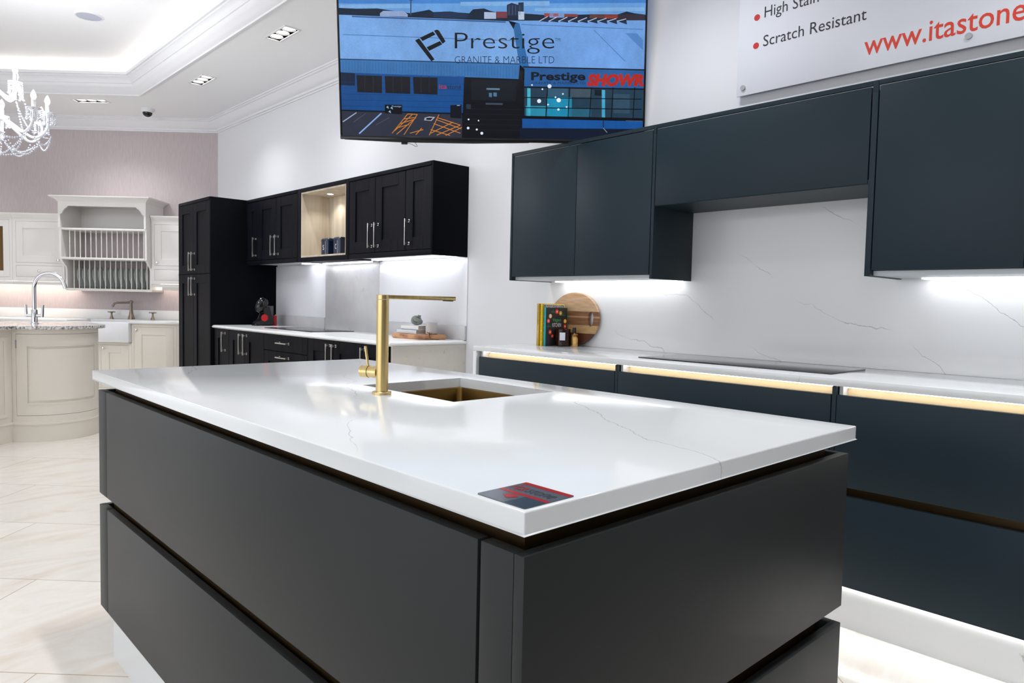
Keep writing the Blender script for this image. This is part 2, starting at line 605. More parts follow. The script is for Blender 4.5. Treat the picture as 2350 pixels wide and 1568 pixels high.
# ------------------------------------------------------------------ ceiling fittings
def make_downlight(label):
    t = thing('recessed_spotlight', label, 'ceiling light', (0, 0, CEIL), 'triple recessed spotlights in the ceiling')
    bm = nb()
    for a in ((-.18, .18, -.068, -.054), (-.18, .18, .054, .068), (-.18, -.164, -.054, .054), (.164, .18, -.054, .054)):
        box(bm, a[0], a[1], a[2], a[3], CEIL - 0.006, CEIL + 0.002, 0.001)
    obj('trim_frame', bm, 'white_plastic', t)
    bm = nb()
    for a in ((-.165, .165, -.055, -.053, 0, .07), (-.165, .165, .053, .055, 0, .07), (-.165, -.163, -.053, .053, 0, .07), (.163, .165, -.053, .053, 0, .07), (-.165, .165, -.055, .055, .07, .075)):
        box(bm, a[0], a[1], a[2], a[3], CEIL + a[4], CEIL + a[5])
    obj('housing', bm, 'void', t)
    for k in (-1, 0, 1):
        bm = nb()
        lathe(bm, [(0.0525, CEIL + 0.004), (0.0525, CEIL + 0.03), (0.046, CEIL + 0.03), (0.043, CEIL + 0.010), (0.048, CEIL + 0.004)], (k * 0.107, 0, 0), 28, cap=False)
        l = obj('lamp', bm, 'lamp_ring', t)
        bm = nb()
        lathe(bm, [(0.0, CEIL + 0.009), (0.03, CEIL + 0.008), (0.0445, CEIL + 0.012), (0.0445, CEIL + 0.02), (0, CEIL + 0.02)], (k * 0.107, 0, 0), 28)
        obj('lens', bm, 'lamp', l)
        d = bpy.data.lights.get('spot_lamp')
        if not d:
            d = bpy.data.lights.new('spot_lamp', 'SPOT')
            d.spot_size = math.radians(125)
            d.spot_blend = 1.0
            d.shadow_soft_size = 0.04
            d.energy = 25.0
            d.color = (0.97, 0.985, 1.0)
        q = bpy.data.objects.new('spot_lamp', d)
        COL.objects.link(q)
        q.parent = t
        q.location = (k * 0.107, 0, 0.002)
    return t


DL_LABELS = ['triple recessed spotlight in the ceiling nearest the television', 'triple recessed spotlight above the black wall cupboards, by the ceiling bend',
             'triple recessed spotlight in the strip of ceiling over the plate rack wall', 'triple recessed spotlight behind the chandelier, above the pink wall',
             'triple recessed spotlight above the cookbooks', 'triple recessed spotlight above the hob of the green run', 'added triple fill spotlight above the open floor left of the island, out of view',
             'triple recessed spotlight above the right end of the green run', 'added triple fill spotlight furthest out over the open floor, out of view',
             'added triple fill spotlight over the middle of the island, out of view', 'added triple fill spotlight over the near end of the island, out of view']
dl0 = make_downlight(DL_LABELS[0])
for i, (x, y, a) in enumerate(DOWNLIGHTS):
    o = dl0 if i == 0 else copy_tree(dl0)
    o.matrix_world = Matrix.Translation((x, y, CEIL)) @ Matrix.Rotation(a, 4, 'Z')
    o['label'] = DL_LABELS[i]

t = thing('security_camera', 'small white dome security camera with dark lens bubble on the ceiling', 'security camera', (2.49, 8.57, CEIL))
bm = nb()
lathe(bm, [(0.0, CEIL), (0.068, CEIL), (0.070, CEIL - 0.012), (0.062, CEIL - 0.035), (0.052, CEIL - 0.042), (0, CEIL - 0.042)], (2.49, 8.57, 0), 28)
obj('housing', bm, 'white_plastic', t)
bm = nb()
lathe(bm, [(0.050, CEIL - 0.040)] + [(0.050 * math.cos(a), CEIL - 0.042 - 0.046 * math.sin(a)) for a in [i * PI / 16 for i in range(8)]] + [(0, CEIL - 0.088)], (2.49, 8.57, 0), 28)
obj('dome', bm, 'black_gloss', t)

t = thing('ceiling_speaker', 'round grey speaker grille flush in the raised ceiling', 'speaker', (1.557, 6.909, 3.5))
bm = nb()
lathe(bm, [(0, 3.496), (0.094, 3.494), (0.096, 3.5), (0, 3.5)], (1.557, 6.909, 0), 36)
obj('grille', bm, 'speaker', t)
bm = nb()
lathe(bm, [(0.094, 3.499), (0.096, 3.491), (0.108, 3.494), (0.11, 3.5)], (1.557, 6.909, 0), 36, cap=False)
obj('rim', bm, 'white_plastic', t)

# ------------------------------------------------------------------ island
FX, FXE, FY, FYE = 0.589, 1.557, 0.594, 2.5435     # outer faces of the island fronts
t = thing('kitchen_island', 'graphite grey handleless island unit under the big white worktop', 'kitchen island', ((FX + FXE) / 2, (FY + FYE) / 2, 0))
bm = nb(); box(bm, FX + 0.045, FXE - 0.045, FY + 0.045, FYE - 0.045, 0.1, 0.69); obj('carcass', bm, 'void', t)
bm = nb()
for q in ((FX + 0.038, FX + 0.05, FY + 0.038, FYE - 0.045), (FXE - 0.042, FXE - 0.03, FY + 0.038, FYE - 0.045), (FX + 0.05, FXE - 0.042, FY + 0.038, FY + 0.05), (FX + 0.05, FXE - 0.042, FYE - 0.057, FYE - 0.045)):
    box(bm, q[0], q[1], q[2], q[3], 0.69, 0.8905)
obj('channel', bm, 'bronze', t, 'bronze finger channel under the worktop')
bm = nb(); box(bm, FX + 0.030, FXE - 0.06, FY + 0.030, FYE - 0.045, 0.47, 0.556); obj('channel', bm, 'bronze', t, 'bronze finger channel between the two rows of fronts')
bm = nb(); box(bm, FX + 0.024, FXE - 0.03, FY + 0.028, 2.489, 0, 0.158); obj('plinth', bm, 'quartz', t, 'white plinth')
for z0, z1, nm in ((0.532, 0.865, 'upper'), (0.162, 0.495, 'lower')):
    bm = nb(); box(bm, FX, FX + 0.02, 0.680, 2.4555, z0, z1, 0.0012); obj('drawer_front', bm, 'graphite', t)
    bm = nb(); box(bm, FX, FX + 0.02, FY + 0.0185, 0.674, z0, z1, 0.0012); obj('filler_panel', bm, 'graphite', t)
    bm = nb(); box(bm, FX, FX + 0.02, 2.4575, FYE, z0, z1, 0.0012); obj('filler_panel', bm, 'graphite', t)
    bm = nb(); box(bm, FX, FXE, FY, FY + 0.018, z0, z1, 0.0012); obj('side_panel', bm, 'graphite', t)
    bm = nb(); box(bm, FX + 0.021, FXE, FYE - 0.018, FYE, z0, z1, 0.0012); obj('side_panel', bm, 'graphite', t)
    bm = nb(); box(bm, FXE - 0.02, FXE, FY + 0.0185, FYE - 0.0185, z0, z1, 0.0012); obj('rear_panel', bm, 'graphite', t)

# worktop with the sink cut-out
SX0, SX1, SY0, SY1 = 1.105, 1.472, 1.377, 1.803
TZ0, TZ1 = 0.8907, 0.920


def slab_with_hole(X, Y, z0, z1, bev):
    bm = nb()
    g = {}
    for k, z in ((0, z0), (1, z1)):
        for i, x in enumerate(X):
            for j, y in enumerate(Y):
                g[i, j, k] = bm.verts.new((x, y, z))
    for k in (0, 1):
        for i in range(3):
            for j in range(3):
                if (i, j) != (1, 1):
                    bm.faces.new((g[i, j, k], g[i + 1, j, k], g[i + 1, j + 1, k], g[i, j + 1, k]))
    outer = [(i, 0) for i in range(3)] + [(3, j) for j in range(3)] + [(i, 3) for i in (3, 2, 1)] + [(0, j) for j in (3, 2, 1)]
    for loop in (outer, [(1, 1), (2, 1), (2, 2), (1, 2)]):
        for a, b in zip(loop, loop[1:] + loop[:1]):
            bm.faces.new((g[a + (0,)], g[b + (0,)], g[b + (1,)], g[a + (1,)]))
    es = []
    for e in bm.edges:
        vs = e.verts
        on = all(abs(v.co.x - X[0]) < 1e-6 for v in vs) or all(abs(v.co.x - X[3]) < 1e-6 for v in vs) or all(abs(v.co.y - Y[0]) < 1e-6 for v in vs) or all(abs(v.co.y - Y[3]) < 1e-6 for v in vs)
        if on and len(e.link_faces) == 2 and abs(e.link_faces[0].normal.dot(e.link_faces[1].normal)) < 0.5:
            es.append(e)
    bm.normal_update()
    es = [e for e in es if e.calc_face_angle(0) > 0.5] or es
    bmesh.ops.bevel(bm, geom=es, offset=bev, segments=3, affect='EDGES', profile=0.5)
    return bm


bm = slab_with_hole([0.588, SX0, SX1, 1.593], [0.594, SY0, SY1, 2.618], TZ0, TZ1, 0.0025)
solo('island_worktop', bm, 'quartz', 'large white quartz worktop with faint veins on the graphite island', 'worktop', (1.09, 1.606, TZ0))

t = thing('undermount_sink', 'bronze square sink bowl set under the island worktop', 'sink', ((SX0 + SX1) / 2, (SY0 + SY1) / 2, 0.70))
bm = nb()
def rrect(x0, x1, y0, y1, r, n=5):
    o = []
    for cx, cy, a0 in ((x1 - r, y1 - r, 0), (x0 + r, y1 - r, PI / 2), (x0 + r, y0 + r, PI), (x1 - r, y0 + r, 1.5 * PI)):
        o += [(cx + r * math.cos(a0 + i * PI / 2 / n), cy + r * math.sin(a0 + i * PI / 2 / n)) for i in range(n + 1)]
    return o
loops = []
for ins, z, r in ((-0.03, TZ0 - 0.0005, 0.02), (0.004, TZ0 - 0.0005, 0.016), (0.006, TZ0 - 0.004, 0.016), (0.012, 0.745, 0.02), (0.035, 0.72, 0.03)):
    loops.append([bm.verts.new((x, y, z)) for x, y in rrect(SX0 + ins, SX1 - ins, SY0 + ins, SY1 - ins, r)])
for A, B in zip(loops, loops[1:]):
    for i in range(len(A)):
        bm.faces.new((A[i], A[(i + 1) % len(A)], B[(i + 1) % len(A)], B[i]))
bm.faces.new(loops[-1])
obj('bowl', bm, 'brass_bowl', t)
bm = nb(); lathe(bm, [(0, 0.7225), (0.03, 0.7225), (0.042, 0.7215), (0.044, 0.7205)], ((SX0 + SX1) / 2, (SY0 + SY1) / 2, 0), 24); obj('drain', bm, 'brass', t)

# brass tap
FAX, FAY = 1.040, 1.602
t = thing('kitchen_tap', 'brushed brass square-spout tap standing beside the island sink', 'tap', (FAX, FAY, TZ1))
bm = nb(); lathe(bm, [(0, 0.9203), (0.0255, 0.9203), (0.0255, 0.9262), (0.024, 0.9275), (0, 0.9275)], (FAX, FAY, 0), 36); obj('base_plate', bm, 'brass', t)
bm = nb()
for i in range(1):
    lathe(bm, [(0, 0.9275), (0.0163, 0.9275), (0.0163, 1.171), (0.0155, 1.172), (0, 1.172)], (FAX, FAY, 0), 40)
obj('column', bm, 'brass', t)
bm = nb()
lathe(bm, [(0, 1.1725), (0.0163, 1.1725), (0.0163, 1.1835), (0.0155, 1.1845), (0, 1.1845)], (FAX, FAY, 0), 40)
box(bm, FAX + 0.004, FAX + 0.236, FAY - 0.0135, FAY + 0.0135, 1.1727, 1.184, 0.001)
s_ = obj('spout', bm, 'brass', t)
bm = nb(); box(bm, FAX + 0.206, FAX + 0.230, FAY - 0.009, FAY + 0.009, 1.1705, 1.1728); obj('aerator', bm, 'hob_edge', s_)
KZ = 0.9775
hd = Vector((-0.35, 0.94, 0)).normalized()
bm = nb(); cyl(bm, Vector((FAX, FAY, KZ)) + hd * 0.012, Vector((FAX, FAY, KZ)) + hd * 0.040, 0.0155, 28); obj('handle_body', bm, 'brass', t)
bm = nb(); cyl(bm, Vector((FAX, FAY, KZ)) + hd * 0.0415, Vector((FAX, FAY, KZ)) + hd * 0.066, 0.0163, 28); k_ = obj('handle_knob', bm, 'brass', t)
bm = nb(); p_ = Vector((FAX, FAY, KZ)) + hd * 0.046
tube(bm, [p_ + Vector((0, 0, 0.012)), p_ + hd * 0.010 + Vector((0, 0, 0.068))], 0.0036, 12); obj('lever', bm, 'brass', k_)

# small printed sample card on the corner
t = thing('sample_card', 'small printed stone sample card with red bands lying on the island corner', 'card', (0.642, 0.648, TZ1))
bm = nb()
C_GREY, C_RED, C_INK = 0, 1, 2
M['card_grey'] = mat('card_grey', (88, 96, 108), 0.15)
M['card_red'] = mat('card_red', (168, 26, 32), 0.2)
M['card_navy'] = mat('card_navy', (52, 68, 84), 0.15)
pts = rrect(0.596, 0.6877, 0.6026, 0.6925, 0.004, 3)
prism(bm, pts, 'z', TZ1 + 0.0002, TZ1 + 0.0012, 0)
Z1 = TZ1 + 0.00135
def flat(bm, ps, z, mi):
    f = bm.faces.new([bm.verts.new((x, y, z)) for x, y in ps]); f.material_index = mi
flat(bm, [(0.5965, 0.603), (0.634, 0.603), (0.634, 0.640), (0.5965, 0.640)], Z1, 3)
flat(bm, [(0.634, 0.603), (0.642, 0.603), (0.642, 0.692), (0.634, 0.692)], Z1, 1)
flat(bm, [(0.677, 0.603), (0.6865, 0.603), (0.6865, 0.692), (0.677, 0.692)], Z1, 1)
cardp = lambda x, y: (y, -x, Z1 + 0.0002)      # reading direction: x to the viewer's right = -y
text_into(bm, 'ita', lambda x, y: cardp(x, y), -0.688, -0.662, 0.650, 0.672, 1, 0.2)
text_into(bm, 'stone', lambda x, y: cardp(x, y), -0.660, -0.612, 0.650, 0.669, 2, 0.2)
flat(bm, [(0.612, 0.652), (0.626, 0.644), (0.632, 0.656), (0.620, 0.668)], Z1 + 0.0002, 1)
obj('printed_face', bm, ['card_grey', 'card_red', 'ink', 'card_navy'], t)

# ------------------------------------------------------------------ green run along the right wall
GX, WX = 2.632, 3.25
t = thing('run_worktop', 'long white quartz worktop on the green units, with hob', 'worktop', (2.94, 1.5, 0.891))
bm = nb(); box(bm, 2.63, WX - 0.012, -0.6, 3.108, 0.8925, 0.920, 0.0015); obj('slab', bm, 'quartz', t)
bm = nb(); box(bm, 2.63, WX - 0.012, 3.0815, 3.108, 0.0, 0.892, 0.0012); obj('waterfall_end', bm, 'quartz', t)
bm = nb(); box(bm, WX - 0.011, WX - 0.0005, -0.6, 3.108, 0.9202, 1.664)
solo('splashback', bm, 'marble', 'tall white veined splashback slab behind the induction hob', 'splashback', (WX, 1.3, 0.92))

UNITS = [(3.0600, 2.0795, 'green handleless drawer unit under the cookbooks, at the far end of the run'),
         (2.0610, 1.0755, 'green handleless drawer unit below the induction hob'),
         (1.0560, 0.0600, 'green handleless drawer unit at the near right end of the run')]
for y1, y0, lab in UNITS:
    t = thing('drawer_unit', lab, 'base cabinet', ((GX + WX) / 2, (y0 + y1) / 2, 0.0), 'green base drawer units')
    bm = nb(); box(bm, GX + 0.075, WX - 0.014, y0, y1, 0.16, 0.890); obj('carcass', bm, 'void', t)
    bm = nb(); box(bm, GX, GX + 0.02, y0 + 0.001, y1 - 0.001, 0.528, 0.861, 0.0012); obj('drawer_front', bm, 'green', t)
    bm = nb(); box(bm, GX, GX + 0.02, y0 + 0.001, y1 - 0.001, 0.1625, 0.495, 0.0012); obj('drawer_front', bm, 'green', t)
    bm = nb(); prism(bm, [(GX + 0.062, 0.840), (GX + 0.074, 0.840), (GX + 0.074, 0.8905), (GX + 0.069, 0.8905), (GX + 0.060, 0.868)], 'y', y0 + 0.002, y1 - 0.016); c_ = obj('channel', bm, 'lit_bronze', t, 'lit finger channel under the worktop')
    bm = nb(); box(bm, GX + 0.020, GX + 0.066, y1 - 0.015, y1 - 0.002, 0.84, 0.8905); obj('end_cap', bm, 'white_plastic', c_)
    bm = nb(); box(bm, GX + 0.026, GX + 0.036, y0 + 0.004, y1 - 0.018, 0.8868, 0.8918); obj('led_strip', bm, 'led_warm', c_)
    bm = nb(); prism(bm, [(GX + 0.022, 0.470), (GX + 0.072, 0.470), (GX + 0.072, 0.556), (GX + 0.022, 0.556), (GX + 0.040, 0.535), (GX + 0.040, 0.490)], 'y', y0 + 0.002, y1 - 0.002); obj('channel', bm, 'bronze', t, 'bronze finger channel between the drawers')
    bm = nb(); box(bm, GX + 0.022, GX + 0.034, y0 + 0.004, y1 - 0.004, 0.1605, 0.1655); obj('led_strip', bm, 'led_plinth', t)
    # divider panel on the far side of the unit
    if y1 < 3:
        bm = nb(); box(bm, GX + 0.001, WX - 0.014, y1 + 0.0015, y1 + 0.0170, 0.1625, 0.8915, 0.0008); obj('divider_panel', bm, 'green', t)
bm = nb(); box(bm, 2.661, 2.680, -0.6, 3.081, 0.0, 0.1595)
solo('plinth_board', bm, 'quartz', 'long white plinth board under the green drawer units, washed by light', 'plinth', (2.67, 1.3, 0))
bm = nb(); box(bm, GX, WX - 0.014, -0.6, 0.058, 0.1625, 0.8915, 0.001)
solo('end_unit', bm, 'green', 'green cabinet block beyond the last drawer unit', 'base cabinet', (2.9, -0.27, 0.16))


def hob(name, label, x0, x1, y0, y1, z, n):
    t = thing(name, label, 'hob', ((x0 + x1) / 2, (y0 + y1) / 2, z))
    bm = nb(); box(bm, x0, x1, y0, y1, z + 0.0003, z + 0.0055, 0.0012); obj('glass_top', bm, 'glass_black', t)
    bm = nb(); box(bm, x0 + 0.001, x1 - 0.001, y0 + 0.001, y1 - 0.001, z + 0.0001, z + 0.0025); obj('edge_frame', bm, 'hob_edge', t)


hob('induction_hob', 'wide black glass induction hob in the white worktop of the green run', 2.770, 3.115, 1.136, 2.050, 0.920, 5)

# wall cupboards
UX = 2.89
UT, UB = 2.0495, 1.3035
def end_panel(parent, y0, y1, z0=UB, z1=UT, nm='end_panel'):
    bm = nb(); box(bm, UX, WX - 0.001, y0, y1, z0, z1 - 0.045, 0.0008)
    box(bm, UX, UX + 0.012, y0, y1, z1 - 0.045, z1, 0.0008)
    obj(nm, bm, 'green', parent)
def top_strip(parent, y0, y1):
    bm = nb(); box(bm, UX, UX + 0.012, y0, y1, 2.0310, UT, 0.0008); obj('top_strip', bm, 'green', parent)

t = thing('wall_cabinet', 'dark green two-door wall cupboard above the cookbooks', 'wall cabinet', (3.07, 2.58, UB), 'green wall cupboards')
end_panel(t, 3.0795, 3.0955); end_panel(t, 2.0725, 2.0880); top_strip(t, 2.0885, 3.0790)
bm = nb(); box(bm, UX + 0.022, WX - 0.012, 2.0885, 3.079, 1.326, 2.0300); obj('carcass', bm, 'void', t)
for y0, y1 in ((2.0922, 2.5793), (2.5827, 3.0752)):
    bm = nb(); box(bm, UX, UX + 0.02, y0, y1, 1.3265, 2.0272, 0.001); obj('door', bm, 'green', t)
bm = nb(); box(bm, UX + 0.035, WX - 0.012, 2.0885, 3.079, 1.307, 1.325); obj('underside', bm, 'alu', t, 'pale underside of the cupboard')
bm = nb(); box(bm, 3.160, 3.216, 2.105, 2.975, 1.3010, 1.3066); obj('led_strip', bm, 'led', t)

t = thing('bridging_cabinet', 'shorter dark green lift-up cupboard bridging over the hob', 'wall cabinet', (3.07, 1.575, 1.657), 'green wall cupboards')
top_strip(t, 1.0775, 2.0720)
bm = nb(); box(bm, UX, UX + 0.02, 1.0815, 2.0685, 1.660, 2.0272, 0.001); obj('door', bm, 'green', t)
bm = nb(); box(bm, UX + 0.022, WX - 0.012, 1.0775, 2.072, 1.676, 2.0300); obj('carcass', bm, 'void', t)
bm = nb(); box(bm, UX + 0.003, WX - 0.012, 1.0775, 2.072, 1.657, 1.675); obj('underside', bm, 'green', t)

t = thing('wall_cabinet', 'dark green wall cupboard at the right of the hob, below the acrylic sign', 'wall cabinet', (3.07, 0.55, UB), 'green wall cupboards')
end_panel(t, 1.0555, 1.0770); end_panel(t, 0.0400, 0.0560); top_strip(t, 0.0565, 1.0550)
bm = nb(); box(bm, UX + 0.022, WX - 0.012, 0.0565, 1.055, 1.326, 2.0300); obj('carcass', bm, 'void', t)
for y0, y1 in ((0.0600, 0.5628), (0.5662, 1.0512)):
    bm = nb(); box(bm, UX, UX + 0.02, y0, y1, 1.3265, 2.0272, 0.001); obj('door', bm, 'green', t)
bm = nb(); box(bm, UX + 0.035, WX - 0.012, 0.0565, 1.055, 1.307, 1.325); obj('underside', bm, 'alu', t, 'pale underside of the cupboard')
bm = nb(); box(bm, 3.160, 3.216, 0.10, 0.955, 1.3010, 1.3066); obj('led_strip', bm, 'led', t)

# ------------------------------------------------------------------ things on the green run
ZW = 0.920
def book(name, label, xs, y0, y1, h, cover, spine_txt=None, group=None, length=0.19, mats=None):
    """upright book: spine facing -x at x = xs, thickness y0..y1"""
    t = thing(name, label, 'book', (xs + length / 2, (y0 + y1) / 2, ZW), group)
    bm = nb()
    box(bm, xs, xs + length, y0, y0 + 0.002, ZW + 0.0003, ZW + h, 0.0004)
    box(bm, xs, xs + length, y1 - 0.002, y1, ZW + 0.0003, ZW + h, 0.0004)
    box(bm, xs, xs + 0.002, y0, y1, ZW + 0.0003, ZW + h, 0.0004)
    if spine_txt:
        for s, a, b, w0, w1, mi in spine_txt:
            yc = (y0 + y1) / 2
            text_into(bm, s, lambda x, y: (xs - 0.0004, yc - y, ZW + h - x), a * h, b * h, w0, w1, mi)
    obj('cover', bm, [cover, 'ink', 'paper_white'], t)
    bm = nb(); box(bm, xs + 0.003, xs + length - 0.004, y0 + 0.002, y1 - 0.002, ZW + 0.003, ZW + h - 0.003); obj('pages', bm, 'paper_white', t)
    return t


M['book_gold'] = mat('gold_cover', (204, 160, 52), 0.45)
M['book_yellow'] = mat('yellow_cover', (240, 206, 20), 0.4)
M['book_teal'] = mat('teal_cover', (24, 160, 166), 0.4)
M['book_grey'] = mat('grey_patterned_cover', (120, 112, 110), 0.5)
grain(M['book_grey'], (70, 64, 64), (176, 168, 164), 160, (1, 1, 1), 4, 0.4, 0.6)
M['book_dark'] = mat('charcoal_cover', (40, 38, 38), 0.45)
GB = 'cookbooks standing on the green run'
book('cookbook', 'gold-spined cookbook, leftmost of the upright books by the round board', 2.997, 2.942, 2.9625, 0.250, 'book_gold',
     [('EASY VEGAN BIBLE', 0.06, 0.48, -0.0035, 0.0035, 1), ('KATY BESKOW', 0.52, 0.82, -0.003, 0.003, 2)], GB)
book('cookbook', 'bright yellow-spined cookbook between the gold and the teal books', 3.003, 2.922, 2.941, 0.248, 'book_yellow',
     [('Cooking for Family & Friends', 0.05, 0.62, -0.004, 0.004, 1), ('JOE WICKS', 0.66, 0.88, -0.005, 0.005, 1)], GB)
book('cookbook', 'thin grey patterned book, tall, behind the charcoal cookbook', 3.010, 2.9135, 2.9210, 0.244, 'book_grey', None, GB, 0.17)
# the front book: teal spine, charcoal cover facing the room
t = book('cookbook', 'charcoal cookbook with teal spine and a ring of fruit on its cover', 3.006, 2.8960, 2.9130, 0.228, 'book_teal', None, GB, 0.186)
bm = nb()
YB = 2.8958
def cover_pt(x, z, k=1):
    return (0.985 * x, YB - 0.0004 * k, 1.17 + 0.985 * (z - 1.17))
box(bm, 3.0075, 3.190, YB - 0.0003, YB, ZW + 0.0005, ZW + 0.2275)
def disc_on_cover(x, z, r, mi, sz=1.0, k=2):
    vs = [bm.verts.new(cover_pt(x + r * math.cos(a), z + r * sz * math.sin(a), k)) for a in [2 * PI * i / 16 for i in range(16)]]
    bm.faces.new(vs).material_index = mi
for x, z, r, mi in ((3.145, 1.123, .0145, 1), (3.177, 1.114, .0140, 2), (3.088, 1.096, .0130, 3), (3.072, 1.067, .0130, 4), (3.219, 1.065, .0130, 5),
                    (3.219, 1.034, .0125, 1), (3.088, 1.000, .0135, 6), (3.108, 0.976, .0115, 1), (3.19, 0.985, .012, 5)):
    disc_on_cover(x, z, r, mi)
    disc_on_cover(x, z, r * 0.35, 7 if mi != 7 else 1, 1, 3)
for x, z in ((3.11, 1.116), (3.203, 1.097), (3.075, 1.029), (3.217, 1.005)):
    for a in (0.4, 1.6, 2.7):
        vs = [(x, z), (x + 0.012 * math.cos(a - .3), z + 0.012 * math.sin(a - .3)), (x + 0.019 * math.cos(a), z + 0.019 * math.sin(a)), (x + 0.012 * math.cos(a + .3), z + 0.012 * math.sin(a + .3))]
        bm.faces.new([bm.verts.new(cover_pt(p[0], p[1], 2)) for p in vs]).material_index = 8
text_into(bm, 'Vegan', lambda x, y: cover_pt(x, y, 2), 3.110, 3.181, 1.058, 1.083, 9, 0.25)
text_into(bm, 'KITCHEN', lambda x, y: cover_pt(x, y, 2), 3.107, 3.183, 1.031, 1.054, 10)
for nm, c in (('print_red', (226, 48, 44)), ('print_olive', (166, 150, 44)), ('print_peach', (240, 196, 150)), ('print_pink', (226, 84, 88)),
              ('print_orange', (244, 176, 40)), ('print_tomato', (220, 70, 34)), ('print_pale', (244, 214, 160)), ('print_leaf', (44, 112, 66)), ('print_green', (70, 176, 110))):
    M[nm] = mat(nm, c, 0.5)
obj('front_cover', bm, ['book_dark', 'print_red', 'print_olive', 'print_peach', 'print_pink', 'print_orange', 'print_tomato', 'print_pale', 'print_leaf', 'print_green', 'paper_white'], t, 'charcoal front cover with fruit and title')

# round chopping board leaning on the wall
def board_material():
    m = mat('striped_acacia', (170, 126, 84), 0.4)
    nt = m.node_tree; N, L = nt.nodes, nt.links
    b = N['Principled BSDF']
    tc = N.new('ShaderNodeTexCoord'); sp = N.new('ShaderNodeSeparateXYZ')
    L.new(tc.outputs['Object'], sp.inputs[0])
    mr = N.new('ShaderNodeMapRange'); mr.inputs['From Min'].default_value = 0; mr.inputs['From Max'].default_value = 0.32
    L.new(sp.outputs['Z'], mr.inputs['Value'])
    cr = N.new('ShaderNodeValToRGB'); cr.color_ramp.interpolation = 'CONSTANT'
    e = cr.color_ramp.elements
    st = [(0.0, (84, 46, 28)), (0.24, (186, 148, 100)), (0.39, (128, 88, 56)), (0.53, (176, 134, 94)), (0.56, (124, 84, 54)), (0.645, (190, 156, 120)), (0.92, (176, 140, 104))]
    e[0].position, e[0].color = st[0][0], lin(st[0][1])
    e[1].position, e[1].color = st[1][0], lin(st[1][1])
    for p, c in st[2:]:
        k = e.new(p); k.color = lin(c)
    nz = N.new('ShaderNodeTexNoise'); nz.inputs['Scale'].default_value = 14; nz.inputs['Detail'].default_value = 6
    mp = N.new('ShaderNodeMapping'); mp.inputs['Scale'].default_value = (1, 0.6, 6)
    L.new(tc.outputs['Object'], mp.inputs['Vector']); L.new(mp.outputs['Vector'], nz.inputs['Vector'])
    mx = N.new('ShaderNodeMix'); mx.data_type = 'RGBA'; mx.blend_type = 'OVERLAY'; mx.inputs['Factor'].default_value = 0.55
    L.new(mr.outputs['Result'], cr.inputs['Fac']); L.new(cr.outputs['Color'], mx.inputs['A']); L.new(nz.outputs['Fac'], mx.inputs['B'])
    L.new(mx.outputs['Result'], b.inputs['Base Color'])
    return m
M['acacia'] = board_material()
RB = 0.161
bm = nb()
# build in its own frame: y to the left along the wall, z up, x towards the wall
def ring_pts(cy, cz, ry, rz, n):
    return [(cy + ry * math.cos(2 * PI * i / n), cz + rz * math.sin(2 * PI * i / n)) for i in range(n)]
n = 64
rings = {}
for k, x, r in ((0, 0.0, RB - 0.003), (1, 0.003, RB), (2, 0.015, RB), (3, 0.018, RB - 0.003)):
    rings[k] = [bm.verts.new((x, y, z)) for y, z in ring_pts(0, RB, r * 1.235, r, n)]
hole = {k: [bm.verts.new((x, y, z)) for y, z in ring_pts(-0.138, RB + 0.002, 0.021, 0.046, 32)] for k, x in ((0, 0.0), (3, 0.018))}
for a, b_ in ((0, 1), (1, 2), (2, 3)):
    for i in range(n):
        bm.faces.new((rings[a][i], rings[a][(i + 1) % n], rings[b_][(i + 1) % n], rings[b_][i]))
for i in range(32):
    bm.faces.new((hole[0][i], hole[0][(i + 1) % 32], hole[3][(i + 1) % 32], hole[3][i]))
for k in (0, 3):
    loop = [e for e in bm.edges if all(v in set(rings[k]) for v in e.verts)] + [e for e in bm.edges if all(v in set(hole[k]) for v in e.verts)]
    bmesh.ops.triangle_fill(bm, use_beauty=True, use_dissolve=False, edges=loop)
me = mesh_from('chopping_board', bm, 'acacia')
o = bpy.data.objects.new('chopping_board', me); COL.objects.link(o)
o.matrix_world = Matrix.Translation((3.196, 2.865, ZW + 0.0012)) @ Matrix.Rotation(math.radians(4.2), 4, 'Y')
o['label'] = 'round striped wooden chopping board with slot handle leaning on the splashback'; o['category'] = 'chopping board'

# amber jar and gold bottle
M['amber'] = mat('amber_glass', (44, 20, 12), 0.1, spec=0.3)
M['gold'] = mat('polished_gold', (226, 182, 110), 0.12, 1.0)
M['label_white'] = mat('white_label', (226, 230, 240), 0.5)
t = thing('candle_jar', 'dark amber glass candle jar with white label beside the gold bottle', 'candle', (3.115, 2.858, ZW))
bm = nb(); lathe(bm, [(0, ZW + 0.0003), (0.042, ZW + 0.0003), (0.046, ZW + 0.005), (0.046, ZW + 0.100), (0.044, ZW + 0.102), (0.043, ZW + 0.100), (0.043, ZW + 0.085), (0, ZW + 0.085)], (3.115, 2.858, 0), 40); obj('jar', bm, 'amber', t)
bm = nb(); lathe(bm, [(0.0, ZW + 0.0855), (0.0425, ZW + 0.0855), (0.0425, ZW + 0.0875), (0, ZW + 0.0875)], (3.115, 2.858, 0), 32); obj('wax', bm, 'amber', t)
bm = nb()
am = math.atan2(-0.80, -0.60)
ang = [am - 0.62 + i * 0.72 / 8 for i in range(9)]
A = [bm.verts.new((3.115 + 0.0464 * math.cos(a), 2.858 + 0.0464 * math.sin(a), ZW + 0.036)) for a in ang]
B = [bm.verts.new((3.115 + 0.0464 * math.cos(a), 2.858 + 0.0464 * math.sin(a), ZW + 0.082)) for a in ang]
for i in range(8):
    bm.faces.new((A[i], A[i + 1], B[i + 1], B[i]))
obj('label', bm, 'label_white', t, 'white paper label')
t = thing('perfume_bottle', 'small faceted gold bottle with black cap in front of the board', 'bottle', (3.145, 2.795, ZW))
bm = nb()
